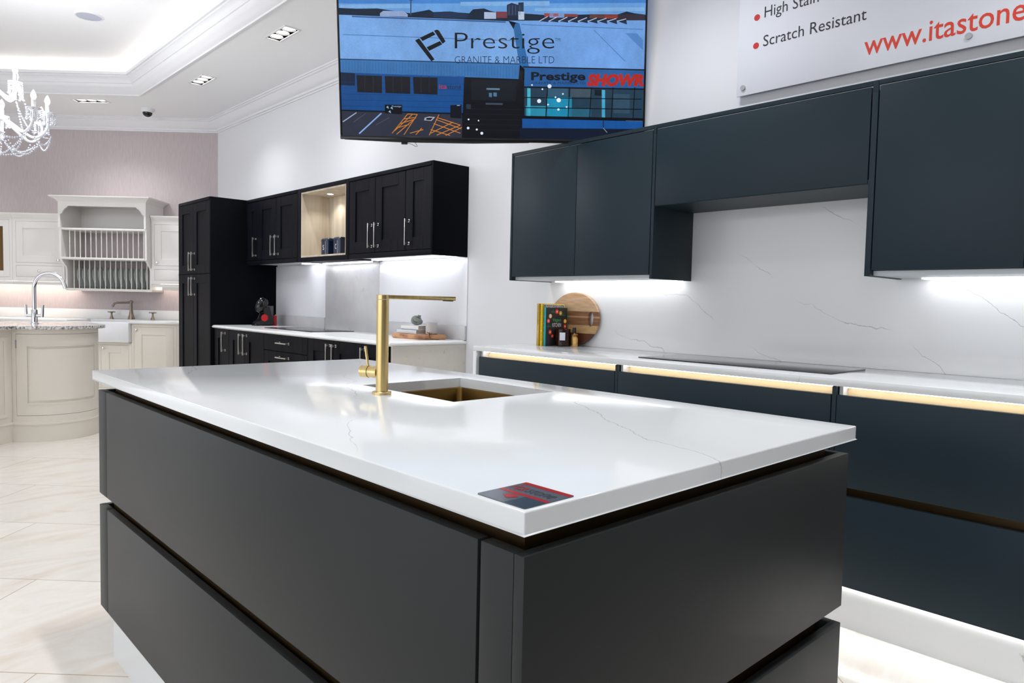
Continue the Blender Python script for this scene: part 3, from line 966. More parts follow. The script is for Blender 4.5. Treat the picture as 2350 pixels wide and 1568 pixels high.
oct_ = [(0.0225 * math.cos(PI / 8 + i * PI / 4), 0.0225 * math.sin(PI / 8 + i * PI / 4)) for i in range(8)]
rings = []
for s, z in ((0.95, 0.0003), (1.0, 0.004), (1.0, 0.068), (0.86, 0.075), (0.46, 0.0775), (0.46, 0.080)):
    rings.append([bm.verts.new((3.145 + x * s, 2.795 + y * s, ZW + z)) for x, y in oct_])
for A, B in zip(rings, rings[1:]):
    for i in range(8):
        bm.faces.new((A[i], A[(i + 1) % 8], B[(i + 1) % 8], B[i]))
bm.faces.new(rings[0]); bm.faces.new(rings[-1])
obj('body', bm, 'gold', t, sharp=20)
bm = nb(); lathe(bm, [(0, ZW + 0.0795), (0.0105, ZW + 0.0795), (0.0105, ZW + 0.111), (0.0095, ZW + 0.112), (0, ZW + 0.112)], (3.145, 2.795, 0), 24); obj('cap', bm, 'black_matt', t)

# ------------------------------------------------------------------ acrylic sign
SX = 3.222
t = thing('wall_sign', 'white acrylic advertising sign with red web address above the green cupboards', 'sign', (SX, 0.6, 2.205))
bm = nb(); box(bm, SX, SX + 0.006, -0.6, 1.842, 2.205, 3.05, 0.0006); obj('board', bm, 'acrylic', t)
for y, z in ((1.8074, 2.2421), (0.8522, 2.2483), (1.8074, 3.01), (0.8522, 3.01)):
    bm = nb(); tube(bm, [(SX - 0.007, y, z), (SX + 0.0275, y, z)], 0.0125, 20); obj('standoff', bm, 'grey_metal', t)
bm = nb()
sp = lambda x, y: (SX - 0.0008, -x, y)
text_into(bm, 'Scratch Resistant', sp, -1.7113, -1.2413, 2.4165, 2.4685, 0)
obj('text', bm, 'ink', t, 'black lettering')
bm = nb()
text_into(bm, 'High Stain', sp, -1.7104, -1.452, 2.5350, 2.6030, 0)
obj('text', bm, 'ink', t, 'black lettering')
bm = nb(); text_into(bm, 'www.itastone', sp, -1.2450, -0.6690, 2.2635, 2.3445, 0, 0.0, 0.006); obj('web_address', bm, 'ink_red', t, 'red web address')
for y, z in ((1.748, 2.5626), (1.748, 2.4298)):
    bm = nb(); tube(bm, [(SX - 0.0012, y, z), (SX + 0.001, y, z)], 0.0148, 28); obj('bullet_dot', bm, 'ink_dot', t, 'red bullet dot')

# ------------------------------------------------------------------ television
TW = Vector((0.8031923495, -0.5950414398, 0.0284206712))
TU = Vector((-0.0668891394, -0.0426756401, 0.9968473468))
TN = TW.cross(TU)
TBL = Vector((1.91823794, 3.37511725, 2.01000685))
FR_TV = Matrix(((TW.x, TU.x, TN.x, TBL.x), (TW.y, TU.y, TN.y, TBL.y), (TW.z, TU.z, TN.z, TBL.z), (0, 0, 0, 1)))
TVW, TVH = 1.6394, 0.94
t = thing('television', 'large black wall television on a bracket showing a warehouse with company logo', 'television', (TVW / 2, 0, 0), None, FR_TV)
bm = nb()
for a in ((0, TVW, 0, 0.018), (0, TVW, TVH - 0.01, TVH), (0, 0.0105, 0.018, TVH - 0.01), (TVW - 0.0105, TVW, 0.018, TVH - 0.01)):
    box(bm, a[0], a[1], a[2], a[3], -0.010, 0.004, 0.002)
obj('bezel', bm, 'black_gloss', t)
bm = nb(); prism(bm, [(0.02, 0.0), (0.3, -0.009), (0.7, -0.009), (1.0, 0.0), (1.0, 0.004), (0.02, 0.004)], 'z', -0.022, 0.001); obj('lower_lip', bm, 'black_matt', t)
bm = nb(); box(bm, 0.02, TVW - 0.10, 0.06, TVH - 0.02, -0.05, -0.010, 0.01); obj('back_cover', bm, 'black_matt', t)
bm = nb()
box(bm, 0.35, 1.26, 0.35, 0.75, -0.075, -0.05, 0.004)
tube(bm, [(0.80, 0.55, -0.07), (0.95, 0.55, -0.22), (1.02, 0.57, -0.86)], 0.022, 12)
obj('wall_bracket', bm, 'black_matt', t)
bm = nb(); box(bm, 0.315, 0.348, -0.020, -0.008, -0.02, -0.004, 0.002); obj('sensor', bm, 'black_matt', t)
bm = nb(); tube(bm, [(0.345, -0.012, -0.012), (0.372, -0.020, -0.012), (0.392, -0.031, -0.012), (0.400, -0.030, -0.012), (0.394, -0.018, -0.012), (0.386, -0.008, -0.012)], 0.0012, 6); obj('cable', bm, 'black_matt', t)

HM = ((7.42896683e-04, -2.13515999e-05, -4.81468881e-02), (1.44220270e-05, -7.37633610e-04, 6.93861884e-01), (-2.28783711e-05, -2.53004859e-05, 1.0))
bm = nb()
PICM = []
PICI = {}
def emis(c, k=0.78):
    if c not in PICI:
        m = mat('screen_colour', (8, 8, 10), 0.12, emit=k, ecol=c, spec=0.4)
        nt_ = m.node_tree
        tc_ = nt_.nodes.new('ShaderNodeTexCoord')
        tot = None
        for sc_, amp, st_ in ((3.5, 0.55, (1, 1, 1)), (26, 0.30, (1, 0.6, 1)), (170, 0.35, (1, 1, 1))):
            mp_ = nt_.nodes.new('ShaderNodeMapping'); mp_.inputs['Scale'].default_value = st_
            nz_ = nt_.nodes.new('ShaderNodeTexNoise'); nz_.inputs['Scale'].default_value = sc_; nz_.inputs['Detail'].default_value = 3
            nt_.links.new(tc_.outputs['Object'], mp_.inputs['Vector']); nt_.links.new(mp_.outputs['Vector'], nz_.inputs['Vector'])
            ma = nt_.nodes.new('ShaderNodeMath'); ma.operation = 'MULTIPLY_ADD'
            ma.inputs[1].default_value = amp * k
            ma.inputs[2].default_value = k * (1 - 0.6) if tot is None else 0
            nt_.links.new(nz_.outputs['Fac'], ma.inputs[0])
            if tot is not None:
                nt_.links.new(tot, ma.inputs[2])
            tot = ma.outputs[0]
        nt_.links.new(tot, nt_.nodes['Principled BSDF'].inputs['Emission Strength'])
        PICI[c] = len(PICM)
        PICM.append(m)
    return PICI[c]
def picpt(x, y, k):
    w = HM[2][0] * x + HM[2][1] * y + HM[2][2]
    u = (HM[0][0] * x + HM[0][1] * y + HM[0][2]) / w
    v = (HM[1][0] * x + HM[1][1] * y + HM[1][2]) / w
    return (min(max(u, 0.0105), TVW - 0.0105), min(max(v, 0.018), TVH - 0.010), 0.0006 + 0.00012 * k)
def pic(pts, c, k=0):
    f = bm.faces.new([bm.verts.new(picpt(x, y, k)) for x, y in pts]); f.material_index = emis(c)
def line(p, q, w, c, k):
    d = Vector((q[0] - p[0], q[1] - p[1])); nrm = Vector((-d.y, d.x)).normalized() * w / 2
    pic([(p[0] + nrm.x, p[1] + nrm.y), (q[0] + nrm.x, q[1] + nrm.y), (q[0] - nrm.x, q[1] - nrm.y), (p[0] - nrm.x, p[1] - nrm.y)], c, k)
def ptext(s, x0, x1, yb, yt, c, k, **kw):
    text_into(bm, s, lambda x, y: picpt(x, -y, k), x0, x1, -yb, -yt, emis(c), **kw)
pic([(40, -400), (2200, -400), (2200, 30), (40, 30)], (66, 130, 206), 0)
pic([(40, 28), (2200, 28), (2200, 170), (40, 130)], (104, 160, 222), 0)
for x0, x1, y, hh in ((90, 560, 40, 22), (900, 1500, 20, 26), (1400, 2140, 62, 20), (600, 1000, -60, 40), (1500, 2100, -120, 50)):
    pic([(x0, y), (x1, y - 6), (x1, y + hh), (x0, y + hh)], (128, 178, 230), 1)
tr = [(80, 60), (200, 66), (340, 64), (480, 84), (560, 96), (640, 82), (690, 72), (720, 90), (800, 84), (900, 92), (960, 96), (985, 70), (1060, 64), (1100, 80), (1160, 92), (1300, 96), (1500, 110), (1760, 104), (1960, 104), (2020, 84), (2070, 96), (2200, 108), (2200, 175), (80, 125)]
pic(tr, (16, 34, 56), 2)
pic([(358, 96), (380, 80), (520, 82), (545, 104), (545, 120), (358, 116)], (150, 172, 214), 3)
line((566, -20), (566, 110), 8, (48, 72, 110), 3); line((556, 6), (578, 6), 14, (60, 84, 120), 3)
pic([(720, 88), (830, 84), (960, 100), (940, 132), (720, 128)], (26, 48, 80), 3)
pic([(1213, 40), (1245, 26), (1290, 40), (1290, 24), (1326, 22), (1326, 112), (1213, 112)], (34, 48, 74), 3)
for x in (1228, 1250, 1272, 1300):
    line((x, 44), (x, 108), 5, (62, 84, 120), 4)
for x0, x1, y0, y1, c in ((1060, 1140, 88, 134, (176, 192, 222)), (1142, 1215, 84, 128, (120, 60, 74)), (1290, 1330, 84, 140, (190, 204, 230)), (1465, 1560, 96, 118, (156, 70, 66)), (1500, 1600, 94, 126, (120, 150, 200)), (1600, 1690, 100, 120, (128, 60, 60)), (1770, 1960, 102, 130, (92, 58, 60)), (1960, 2140, 104, 150, (48, 40, 52)), (1870, 1960, 106, 132, (150, 62, 56))):
    pic([(x0, y0), (x1, y0 + 2), (x1, y1), (x0, y1)], c, 4)
pic([(80, 106), (1225, 150), (1262, 210), (1310, 445), (80, 406)], (120, 168, 228), 5)
pic([(1225, 146), (1420, 146), (2200, 146), (2200, 482), (1330, 462), (1296, 165)], (112, 162, 228), 5)
line((170, 118), (1205, 156), 9, (50, 92, 150), 6); line((110, 240), (1270, 282), 4, (62, 108, 168), 6)
line((1310, 172), (2130, 205), 4, (66, 112, 172), 6); line((1800, 210), (2010, 420), 4, (72, 118, 180), 6)
pic([(2010, 230), (2090, 232), (2130, 280), (2130, 345)], (84, 136, 204), 6)
for i in range(9):
    x = 1430 + i * 66
    pic([(x, 150), (x + 58, 118 + i * 2), (x + 64, 156 + i * 2)], (28, 40, 66), 7)
    line((x, 150), (x + 58, 118 + i * 2), 5, (196, 208, 232), 8)
pic([(1258, 200), (1270, 165), (1298, 165), (1362, 458), (1330, 470), (1296, 440)], (44, 106, 168), 8)
pic([(80, 404), (1300, 440), (1292, 540), (80, 496)], (58, 116, 178), 8)
line((80, 405), (1300, 438), 7, (28, 60, 104), 9)
for i in range(60):
    x = 110 + i * 20
    line((x, 420 + i * 0.58), (x, 486 + i * 0.80), 3, (46, 98, 156), 9)
pic([(80, 494), (930, 520), (930, 770), (80, 750)], (18, 76, 142), 8)
pic([(80, 494), (190, 500), (190, 585), (80, 580)], (16, 34, 62), 9)
for y in (540, 580, 620, 660, 700, 735):
    line((80, y + 20), (925, y + 34), 3, (12, 62, 122), 9)
for a, b_ in ((200, 372), (390, 562), (580, 746)):
    pic([(a, 514 + (a - 200) * .03), (b_, 519 + (a - 200) * .03), (b_, 634 + (a - 200) * .03), (a + 6, 628 + (a - 200) * .03)], (22, 24, 34), 10)
    for k_ in (0.33, 0.66):
        line((a + (b_ - a) * k_, 520), (a + (b_ - a) * k_, 630), 5, (40, 42, 54), 11)
ptext('ita', 757, 808, 606, 575, (196, 40, 44), 10)
ptext('stone', 812, 905, 608, 582, (30, 36, 52), 10)
pic([(925, 530), (1330, 545), (1330, 960), (910, 960)], (10, 14, 22), 10)
pic([(975, 545), (1285, 552), (1270, 690), (975, 680)], (20, 26, 36), 11)
for x0, x1, y0, y1, c in ((1075, 1165, 600, 612, (96, 130, 150)), (1092, 1112, 632, 660, (70, 120, 150)), (1122, 1145, 630, 656, (70, 120, 150)), (1070, 1185, 700, 712, (60, 76, 92)), (940, 970, 708, 740, (40, 54, 70))):
    pic([(x0, y0), (x1, y0 + 2), (x1, y1 + 2), (x0, y1)], c, 12)
for y in (740, 775, 810, 845, 880):
    line((930, y), (1310, y + 6), 4, (24, 30, 42), 11)
pic([(80, 748), (912, 772), (912, 960), (80, 960)], (46, 50, 66), 9)
line((80, 750), (912, 774), 10, (10, 18, 32), 10)
line((108, 828), (200, 766), 7, (160, 176, 206), 11); line((218, 908), (368, 770), 9, (134, 170, 226), 11)
line((180, 830), (262, 772), 3, (92, 96, 112), 11); line((330, 850), (420, 800), 3, (84, 88, 104), 11)
for seg in (((440, 905), (545, 775)), ((520, 915), (610, 778)), ((545, 775), (610, 778)), ((470, 870), (555, 845)), ((495, 840), (585, 812)), ((520, 808), (590, 800)), ((455, 890), (575, 780)), ((470, 912), (600, 800)),
            ((690, 918), (755, 780)), ((745, 800), (900, 850)), ((700, 880), (830, 920)), ((720, 840), (900, 905)), ((735, 812), (905, 875)), ((740, 918), (900, 850)), ((700, 905), (850, 830)), ((800, 920), (910, 865)), ((560, 905), (650, 880)), ((600, 915), (640, 870))):
    line(seg[0], seg[1], 5, (206, 128, 46), 11)
pic([(660, 800), (690, 792), (730, 796), (705, 822), (655, 818)], (170, 170, 184), 11); pic([(672, 802), (715, 800), (700, 816), (668, 814)], (16, 18, 26), 12)
pic([(390, 712), (508, 714), (508, 778), (392, 770)], (8, 12, 22), 11)
ptext('Prestige', 438, 502, 732, 718, (150, 180, 220), 12)
for a, b_ in ((400, 730), (415, 760), (428, 735)):
    pic([(a, b_), (a + 12, b_ - 10), (a + 18, b_ + 10)], (150, 190, 220), 12)
pic([(832, 716), (908, 712), (908, 806), (832, 800)], (12, 18, 30), 11)
line((876, 718), (898, 717), 6, (150, 160, 180), 12)
pic([(1332, 456), (2200, 478), (2200, 612), (1330, 590)], (36, 92, 156), 10)
line((1320, 458), (2200, 480), 9, (12, 22, 38), 11)
ptext('Prestige', 1376, 1742, 566, 492, (14, 22, 34), 11, bold=0.03)
ptext('GRANITE & MARBLE LTD', 1378, 1742, 575, 558, (24, 44, 76), 11)
ptext('SHOWR', 1752, 2140, 590, 505, (178, 42, 38), 11, bold=0.07, shear=0.2)
pic([(1330, 590), (2200, 606), (2200, 815), (1330, 795)], (34, 62, 82), 11)
for x0, x1, y0, y1, c in ((1340, 1480, 720, 795, (40, 140, 170)), (1484, 1650, 660, 795, (28, 140, 178)), (1350, 1372, 600, 790, (70, 180, 206)), (1490, 1625, 602, 655, (50, 90, 116)), (1630, 1780, 740, 800, (40, 98, 124)), (1852, 1874, 612, 805, (70, 170, 206)), (1930, 2040, 640, 770, (50, 78, 100)), (1804, 1850, 610, 650, (16, 24, 34)), (1640, 1780, 605, 660, (66, 84, 98))):
    pic([(x0, y0), (x1, y0 + 2), (x1, y1 + 2), (x0, y1)], c, 12)
for x in (1482, 1632, 1778, 1924, 2070):
    line((x + 4, 596), (x - 8, 806), 6, (8, 14, 24), 13)
for y in (664, 732):
    line((1330, y), (2120, y + 12), 6, (8, 14, 24), 13)
line((1326, 594), (2200, 610), 10, (10, 16, 28), 13); line((1326, 796), (2200, 814), 18, (8, 12, 22), 13)
pic([(1316, 806), (2200, 826), (2200, 880), (1316, 872)], (20, 84, 158), 12)
pic([(1300, 868), (2200, 878), (2200, 990), (1300, 990)], (12, 24, 46), 12)
line((1862, 818), (1862, 880), 5, (6, 12, 24), 13); line((1860, 868), (1888, 900), 4, (160, 160, 170), 13)
# sparkles of showroom lamps reflected in the screen, painted on as bright discs
for x, y, r in ((1500, 588, 14), (1562, 682, 15), (1430, 688, 14), (1590, 640, 6), (1540, 662, 6), (1490, 712, 6), (1615, 728, 6), (1560, 745, 8), (1382, 580, 6), (1452, 608, 6), (952, 870, 9), (1044, 905, 10), (1010, 880, 7), (955, 812, 6), (1022, 820, 5)):
    pic([(x + r * math.cos(a), y + r * math.sin(a)) for a in [2 * PI * i / 10 for i in range(10)]], (226, 240, 255), 14)
K_ = (10, 14, 20)
pic([(595, 280), (622, 266), (726, 408), (704, 420)], K_, 14)
pic([(628, 262), (715, 220), (732, 240), (645, 284)], K_, 14)
pic([(722, 214), (742, 207), (756, 214), (800, 286), (784, 300), (778, 300)], K_, 14)
pic([(672, 326), (762, 284), (778, 306), (690, 350)], K_, 14)
ptext('Prestige', 862, 1532, 370, 228, K_, 15, bold=-0.012)
ptext('TM', 1536, 1572, 286, 264, (40, 66, 100), 15)
ptext('GRANITE & MARBLE LTD', 862, 1532, 434, 386, (24, 38, 62), 15, bold=-0.014)
obj('screen', bm, PICM, t, 'lit screen picture of a warehouse and logo', sharp=180)

# ------------------------------------------------------------------ black kitchen along the same wall
def framed_door(parent, x, y0, y1, z0, z1, fw=0.088, gap=0.0018, mname='black_wood', th=0.021, rec=0.009, name='door'):
    """five-piece door facing -x with its face at x"""
    bm = nb()
    y0, y1, z0, z1 = y0 + gap, y1 - gap, z0 + gap, z1 - gap
    box(bm, x, x + th, y0, y0 + fw, z0, z1, 0.001, 0, 1)
    box(bm, x, x + th, y1 - fw, y1, z0, z1, 0.001, 0, 1)
    box(bm, x, x + th, y0 + fw + 0.0004, y1 - fw - 0.0004, z1 - fw, z1, 0.001, 0, 1)
    box(bm, x, x + th, y0 + fw + 0.0004, y1 - fw - 0.0004, z0, z0 + fw, 0.001, 0, 1)
    box(bm, x + rec, x + th - 0.001, y0 + fw - 0.004, y1 - fw + 0.004, z0 + fw - 0.004, z1 - fw + 0.004)
    return obj(name, bm, mname, parent)


def bar_handle(parent, x, y, z, L=0.16, vertical=True):
    bm = nb()
    s = 0.006
    d = 0.034
    h = L / 2
    if vertical:
        box(bm, x - d - s, x - d + s, y - s * .8, y + s * .8, z - h - 0.014, z + h + 0.014, 0.0012)
        for k in (-1, 1):
            box(bm, x - d, x - 0.0002, y - s, y + s, z + k * h - s, z + k * h + s, 0.001)
            box(bm, x - 0.004, x - 0.0002, y - s * 1.7, y + s * 1.7, z + k * h - s * 1.7, z + k * h + s * 1.7, 0.001)
    else:
        box(bm, x - d - s, x - d + s, y - h - 0.014, y + h + 0.014, z - s * .8, z + s * .8, 0.0012)
        for k in (-1, 1):
            box(bm, x - d, x - 0.0002, y + k * h - s, y + k * h + s, z - s, z + s, 0.001)
            box(bm, x - 0.004, x - 0.0002, y + k * h - s * 1.7, y + k * h + s * 1.7, z - s * 1.7, z + s * 1.7, 0.001)
    return obj('handle', bm, 'steel', parent)


# tall cupboard
TX = 2.582
t = thing('tall_cabinet', 'tall black grained larder cupboard next to the cream kitchen', 'tall cabinet', (2.92, 7.42, 0))
bm = nb(); box(bm, TX + 0.022, WX - 0.001, 7.004, 7.846, 0.14, 2.094); obj('carcass', bm, 'void', t)
bm = nb(); box(bm, TX, WX - 0.001, 6.984, 7.003, 0.0, 2.128, 0.001); obj('side_panel', bm, 'black_panel', t)
bm = nb(); box(bm, TX, WX - 0.001, 7.847, 7.868, 0.0, 2.128, 0.001); obj('side_panel', bm, 'black_panel', t)
bm = nb(); box(bm, TX - 0.004, WX - 0.001, 7.0035, 7.8465, 2.098, 2.128, 0.001); obj('top_panel', bm, 'black_wood', t)
bm = nb(); box(bm, TX + 0.05, TX + 0.07, 7.004, 7.846, 0, 0.139); obj('plinth', bm, 'black_panel', t)
for y0, y1, hy in ((7.004, 7.4405, 7.404), (7.4405, 7.846, 7.478)):
    d_ = framed_door(t, TX, y0, y1, 1.392, 2.097); bar_handle(d_, TX, hy, 1.517)
    d_ = framed_door(t, TX, y0, y1, 0.14, 1.390); bar_handle(d_, TX, hy, 1.266)

# wall cupboards
BX, BTOP, BBOT = 2.9375, 2.1265, 1.4885
def black_wall(label, y0, y1, doors, name='wall_cabinet', led=None, grp='black wall cupboards'):
    t = thing(name, label, 'wall cabinet', ((BX + WX) / 2, (y0 + y1) / 2, BBOT), grp)
    bm = nb(); box(bm, BX + 0.024, WX - 0.012, y0 + 0.02, y1 - 0.02, 1.512, 2.098); obj('carcass', bm, 'void', t)
    bm = nb(); box(bm, BX - 0.002, WX - 0.001, y0, y0 + 0.0195, BBOT, BTOP, 0.001); obj('side_panel', bm, 'black_panel', t)
    bm = nb(); box(bm, BX - 0.002, WX - 0.001, y1 - 0.0195, y1, BBOT, BTOP, 0.001); obj('side_panel', bm, 'black_panel', t)
    bm = nb(); box(bm, BX - 0.004, WX - 0.001, y0 + 0.02, y1 - 0.02, 2.099, BTOP, 0.001); obj('top_panel', bm, 'black_wood', t)
    bm = nb(); box(bm, BX - 0.002, BX + 0.018, y0 + 0.02, y1 - 0.02, BBOT, 1.527, 0.001); obj('light_pelmet', bm, 'black_wood', t)
    bm = nb(); box(bm, BX + 0.0185, WX - 0.012, y0 + 0.02, y1 - 0.02, 1.500, 1.511); obj('underside', bm, 'alu', t)
    for a, b_, hy in doors:
        d_ = framed_door(t, BX, a, b_, 1.529, 2.097)
        bar_handle(d_, BX, hy, 1.656)
    if led:
        bm = nb(); box(bm, 3.14, 3.20, led[0], led[1], 1.490, 1.4995); obj('led_strip', bm, 'led_bright', t)
    return t


black_wall('three-door black wall cupboard in the corner against the larder cupboard', 5.888, 6.982, [(6.727, 6.962, 6.768), (6.328, 6.725, 6.374), (5.91, 6.326, 6.281)], led=(5.92, 6.22))
black_wall('three-door black wall cupboard at the free end of the black run', 3.922, 5.040, [(4.646, 5.020, 4.689), (4.250, 4.644, 4.601), (3.943, 4.248, 4.201)], led=(3.95, 5.01))
t = thing('open_shelf_unit', 'open oak-lined display niche between the black wall cupboards', 'shelf unit', ((BX + WX) / 2, 5.464, BBOT))
bm = nb(); box(bm, BX - 0.002, WX - 0.001, 5.0415, 5.0725, BBOT, BTOP, 0.001); box(bm, BX - 0.002, WX - 0.001, 5.836, 5.8865, BBOT, BTOP, 0.001); box(bm, BX - 0.004, WX - 0.001, 5.073, 5.8355, 2.092, BTOP, 0.001); box(bm, BX - 0.002, WX - 0.03, 5.073, 5.8355, BBOT, 1.526, 0.001)
obj('frame', bm, 'black_wood', t)
bm = nb()
box(bm, 3.205, 3.215, 5.073, 5.8355, 1.527, 2.0915)
box(bm, BX + 0.001, 3.2045, 5.073, 5.083, 1.5415, 2.0775); box(bm, BX + 0.001, 3.2045, 5.8255, 5.8355, 1.5415, 2.0775)
box(bm, BX + 0.001, 3.2045, 5.073, 5.8355, 2.078, 2.0915)
box(bm, BX + 0.001, 3.2045, 5.073, 5.8355, 1.527, 1.541)
obj('oak_lining', bm, 'oak', t)
bm = nb(); lathe(bm, [(0.0, 2.0765), (0.022, 2.0765), (0.026, 2.0775), (0.026, 2.0785)], (3.10, 5.62, 0), 24); obj('spotlight', bm, 'lamp', t)
bm = nb(); box(bm, 3.14, 3.20, 5.09, 5.82, 1.480, 1.4882); obj('led_strip', bm, 'led_bright', t)
nl = bpy.data.lights.new('niche_glow', 'SPOT'); nl.energy = 3.2; nl.spot_size = math.radians(125); nl.spot_blend = 0.6; nl.color = (1, 0.95, 0.86); nl.shadow_soft_size = 0.02
no = bpy.data.objects.new('niche_glow', nl); COL.objects.link(no); no.location = (3.10, 5.62, 2.07)

def tin(label, y, ch):
    t = thing('storage_tin', label, 'tin', (3.04, y, 1.5415), 'navy storage tins in the oak niche')
    bm = nb(); prism(bm, rrect(2.98, 3.10, y - 0.06, y + 0.06, 0.022), 'z', 1.5418, 1.655); obj('body', bm, 'navy_tin', t)
    bm = nb()
    L_ = []
    for ins, z in ((-0.001, 1.6552), (-0.001, 1.672), (0.003, 1.680), (0.012, 1.685)):
        L_.append([bm.verts.new((x, yy, z)) for x, yy in rrect(2.98 + ins, 3.10 - ins, y - 0.06 + ins, y + 0.06 - ins, 0.022)])
    for A, B in zip(L_, L_[1:]):
        for i in range(len(A)):
            bm.faces.new((A[i], A[(i + 1) % len(A)], B[(i + 1) % len(A)], B[i]))
    bm.faces.new(L_[0]); bm.faces.new(L_[-1])
    obj('lid', bm, 'navy_tin', t)
    bm = nb(); text_into(bm, ch, lambda x, yy: (2.9794, y + 0.018 - x, 1.585 + yy), 0, 0.022, 0, 0.042); obj('printed_letter', bm, 'paper_white', t, 'white printed letter')
tin('navy tin with a white printed letter, the one near the middle of the oak niche', 5.505, 'S')
tin('navy tin half hidden by the right edge of the oak niche', 5.300, 'C')

# base cupboards
CX, WZ = 2.608, 0.895
def black_base(label, y0, y1, doors=(), drawers=(), name='base_cabinet'):
    t = thing(name, label, 'base cabinet', ((CX + WX) / 2, (y0 + y1) / 2, 0), 'black base cupboards')
    bm = nb(); box(bm, CX + 0.022, WX - 0.012, y0, y1, 0.14, 0.864); obj('carcass', bm, 'void', t)
    bm = nb(); box(bm, CX + 0.06, CX + 0.08, y0, y1, 0, 0.139); obj('plinth', bm, 'black_panel', t)
    for a, b_, hy in doors:
        d_ = framed_door(t, CX, a, b_, 0.14, 0.866)
        bar_handle(d_, CX, hy, 0.747)
    for z0, z1 in drawers:
        bm = nb()
        fw = 0.088
        a, b_ = y0 + 0.0018, y1 - 0.0018
        if z1 - z0 < 0.2:
            box(bm, CX, CX + 0.021, a, a + fw, z0 + .0018, z1 - .0018, 0.0008, 0, 1); box(bm, CX, CX + 0.021, b_ - fw, b_, z0 + .0018, z1 - .0018, 0.0008, 0, 1)
            box(bm, CX, CX + 0.0208, a + fw + .0006, b_ - fw - .0006, z0 + .0018, z1 - .0018, 0.0008, 0, 1)
            d_ = obj('drawer_front', bm, 'black_wood', t)
            bar_handle(d_, CX, (y0 + y1) / 2 + 0.005, (z0 + z1) / 2 + 0.002, 0.16, False)
        else:
            bm.free()
            d_ = framed_door(t, CX, y0, y1, z0, z1, name='drawer_front')
            bar_handle(d_, CX, (y0 + y1) / 2 + 0.005, z1 - 0.046, 0.16, False)
black_base('narrow single-door black base cupboard tight against the larder cupboard', 6.600, 6.950, [(6.600, 6.950, 6.686)])
black_base('double-door black base cupboard left of the black drawers', 5.848, 6.598, [(6.242, 6.598, 6.293), (5.848, 6.240, 6.199)])
black_base('black drawer unit with bar handles under the far hob', 5.062, 5.846, (), ((0.730, 0.866), (0.44, 0.728), (0.14, 0.438)), 'drawer_unit')
black_base('double-door black base cupboard right of the black drawers', 4.272, 5.060, [(4.668, 5.060, 4.714), (4.272, 4.666, 4.629)])
black_base('single-door black base cupboard beside the stone end panel', 3.945, 4.270, [(3.945, 4.270, 4.235)])
# worktop with a rounded nose on its two free edges
def nosed(x0, x1, y0, y1, z0, z1):
    bm = nb()
    h = z1 - z0
    prof = [(0.0, z0), (-0.004, z0 + h * .1), (-0.012, z0 + h * .35), (-0.012, z0 + h * .55), (-0.006, z0 + h * .62), (-0.004, z0 + h * .8), (0.004, z0 + h * .95), (0.014, z1)]
    path = [(x1, y0), (x0, y0), (x0, y1)]          # travel so the solid lies to the right
    rings = []
    for (px, py), (mx_, my_) in zip(path, ((0, 1), (1, 1), (1, 0))):
        rings.append([bm.verts.new((px + mx_ * o if my_ == 0 or (mx_ and my_) else px, py + my_ * o if mx_ == 0 or (mx_ and my_) else py, z)) for o, z in prof])
    for A, B in zip(rings, rings[1:]):
        for k in range(len(prof) - 1):
            bm.faces.new((A[k], A[k + 1], B[k + 1], B[k]))
    corner = [bm.verts.new((x1, y1, z)) for z in (z0, z1)]
    bm.faces.new((rings[0][-1], rings[1][-1], rings[2][-1], corner[1]))
    bm.faces.new((rings[0][0], rings[1][0], rings[2][0], corner[0]))
    bm.faces.new([*rings[0], corner[1], corner[0]])
    bm.faces.new([*rings[2], corner[1], corner[0]])
    return bm
bm = nosed(2.606, WX - 0.001, 3.924, 6.983, 0.867, WZ)
solo('run_worktop', bm, 'worktop_white', 'white moulded-edge worktop on the black base cupboards', 'worktop', (2.92, 5.45, 0.867))
bm = nb(); box(bm, 2.625, WX - 0.001, 3.922, 3.943, 0.0, 0.8665, 0.001)
solo('stone_slab', bm, 'stone_end', 'speckled beige stone panel closing the end of the black base run', 'end panel', (2.93, 3.93, 0))
for q0, q1, lab in ((3.915, 5.054, 'low speckled grey stone upstand behind the serving board'), (5.9515, 6.982, 'low speckled grey stone upstand behind the coffee machine')):
    bm = nb(); box(bm, WX - 0.020, WX - 0.001, q0, q1, WZ + 0.0003, 0.997, 0.001)
    solo('worktop_upstand', bm, 'stone', lab, 'upstand', (WX, (q0 + q1) / 2, WZ))
bm = nb(); box(bm, WX - 0.009, WX - 0.001, 5.055, 5.951, WZ + 0.0003, 1.4875, 0.0005)
solo('splashback', bm, 'stone', 'speckled grey stone splashback behind the far hob', 'splashback', (WX, 5.5, WZ))
bm = nb(); box(bm, WX - 0.006, WX - 0.001, 5.952, 6.982, 0.9975, 1.4875, 0.0005)
solo('wall_panel', bm, 'wall_panel', 'smooth white wall panel behind the coffee machine', 'wall panel', (WX, 6.4, 0.9975), 'white panels on the black kitchen wall')
bm = nb(); box(bm, WX - 0.006, WX - 0.001, 3.913, 5.054, 0.9975, 1.4875, 0.0005)
solo('wall_panel', bm, 'wall_panel', 'smooth white wall panel behind the wooden tray and knot candle', 'wall panel', (WX, 4.5, 0.9975), 'white panels on the black kitchen wall')
hob('ceramic_hob', 'black glass hob on the worktop of the black kitchen', 2.770, 3.18, 5.335, 6.20, WZ, 4)

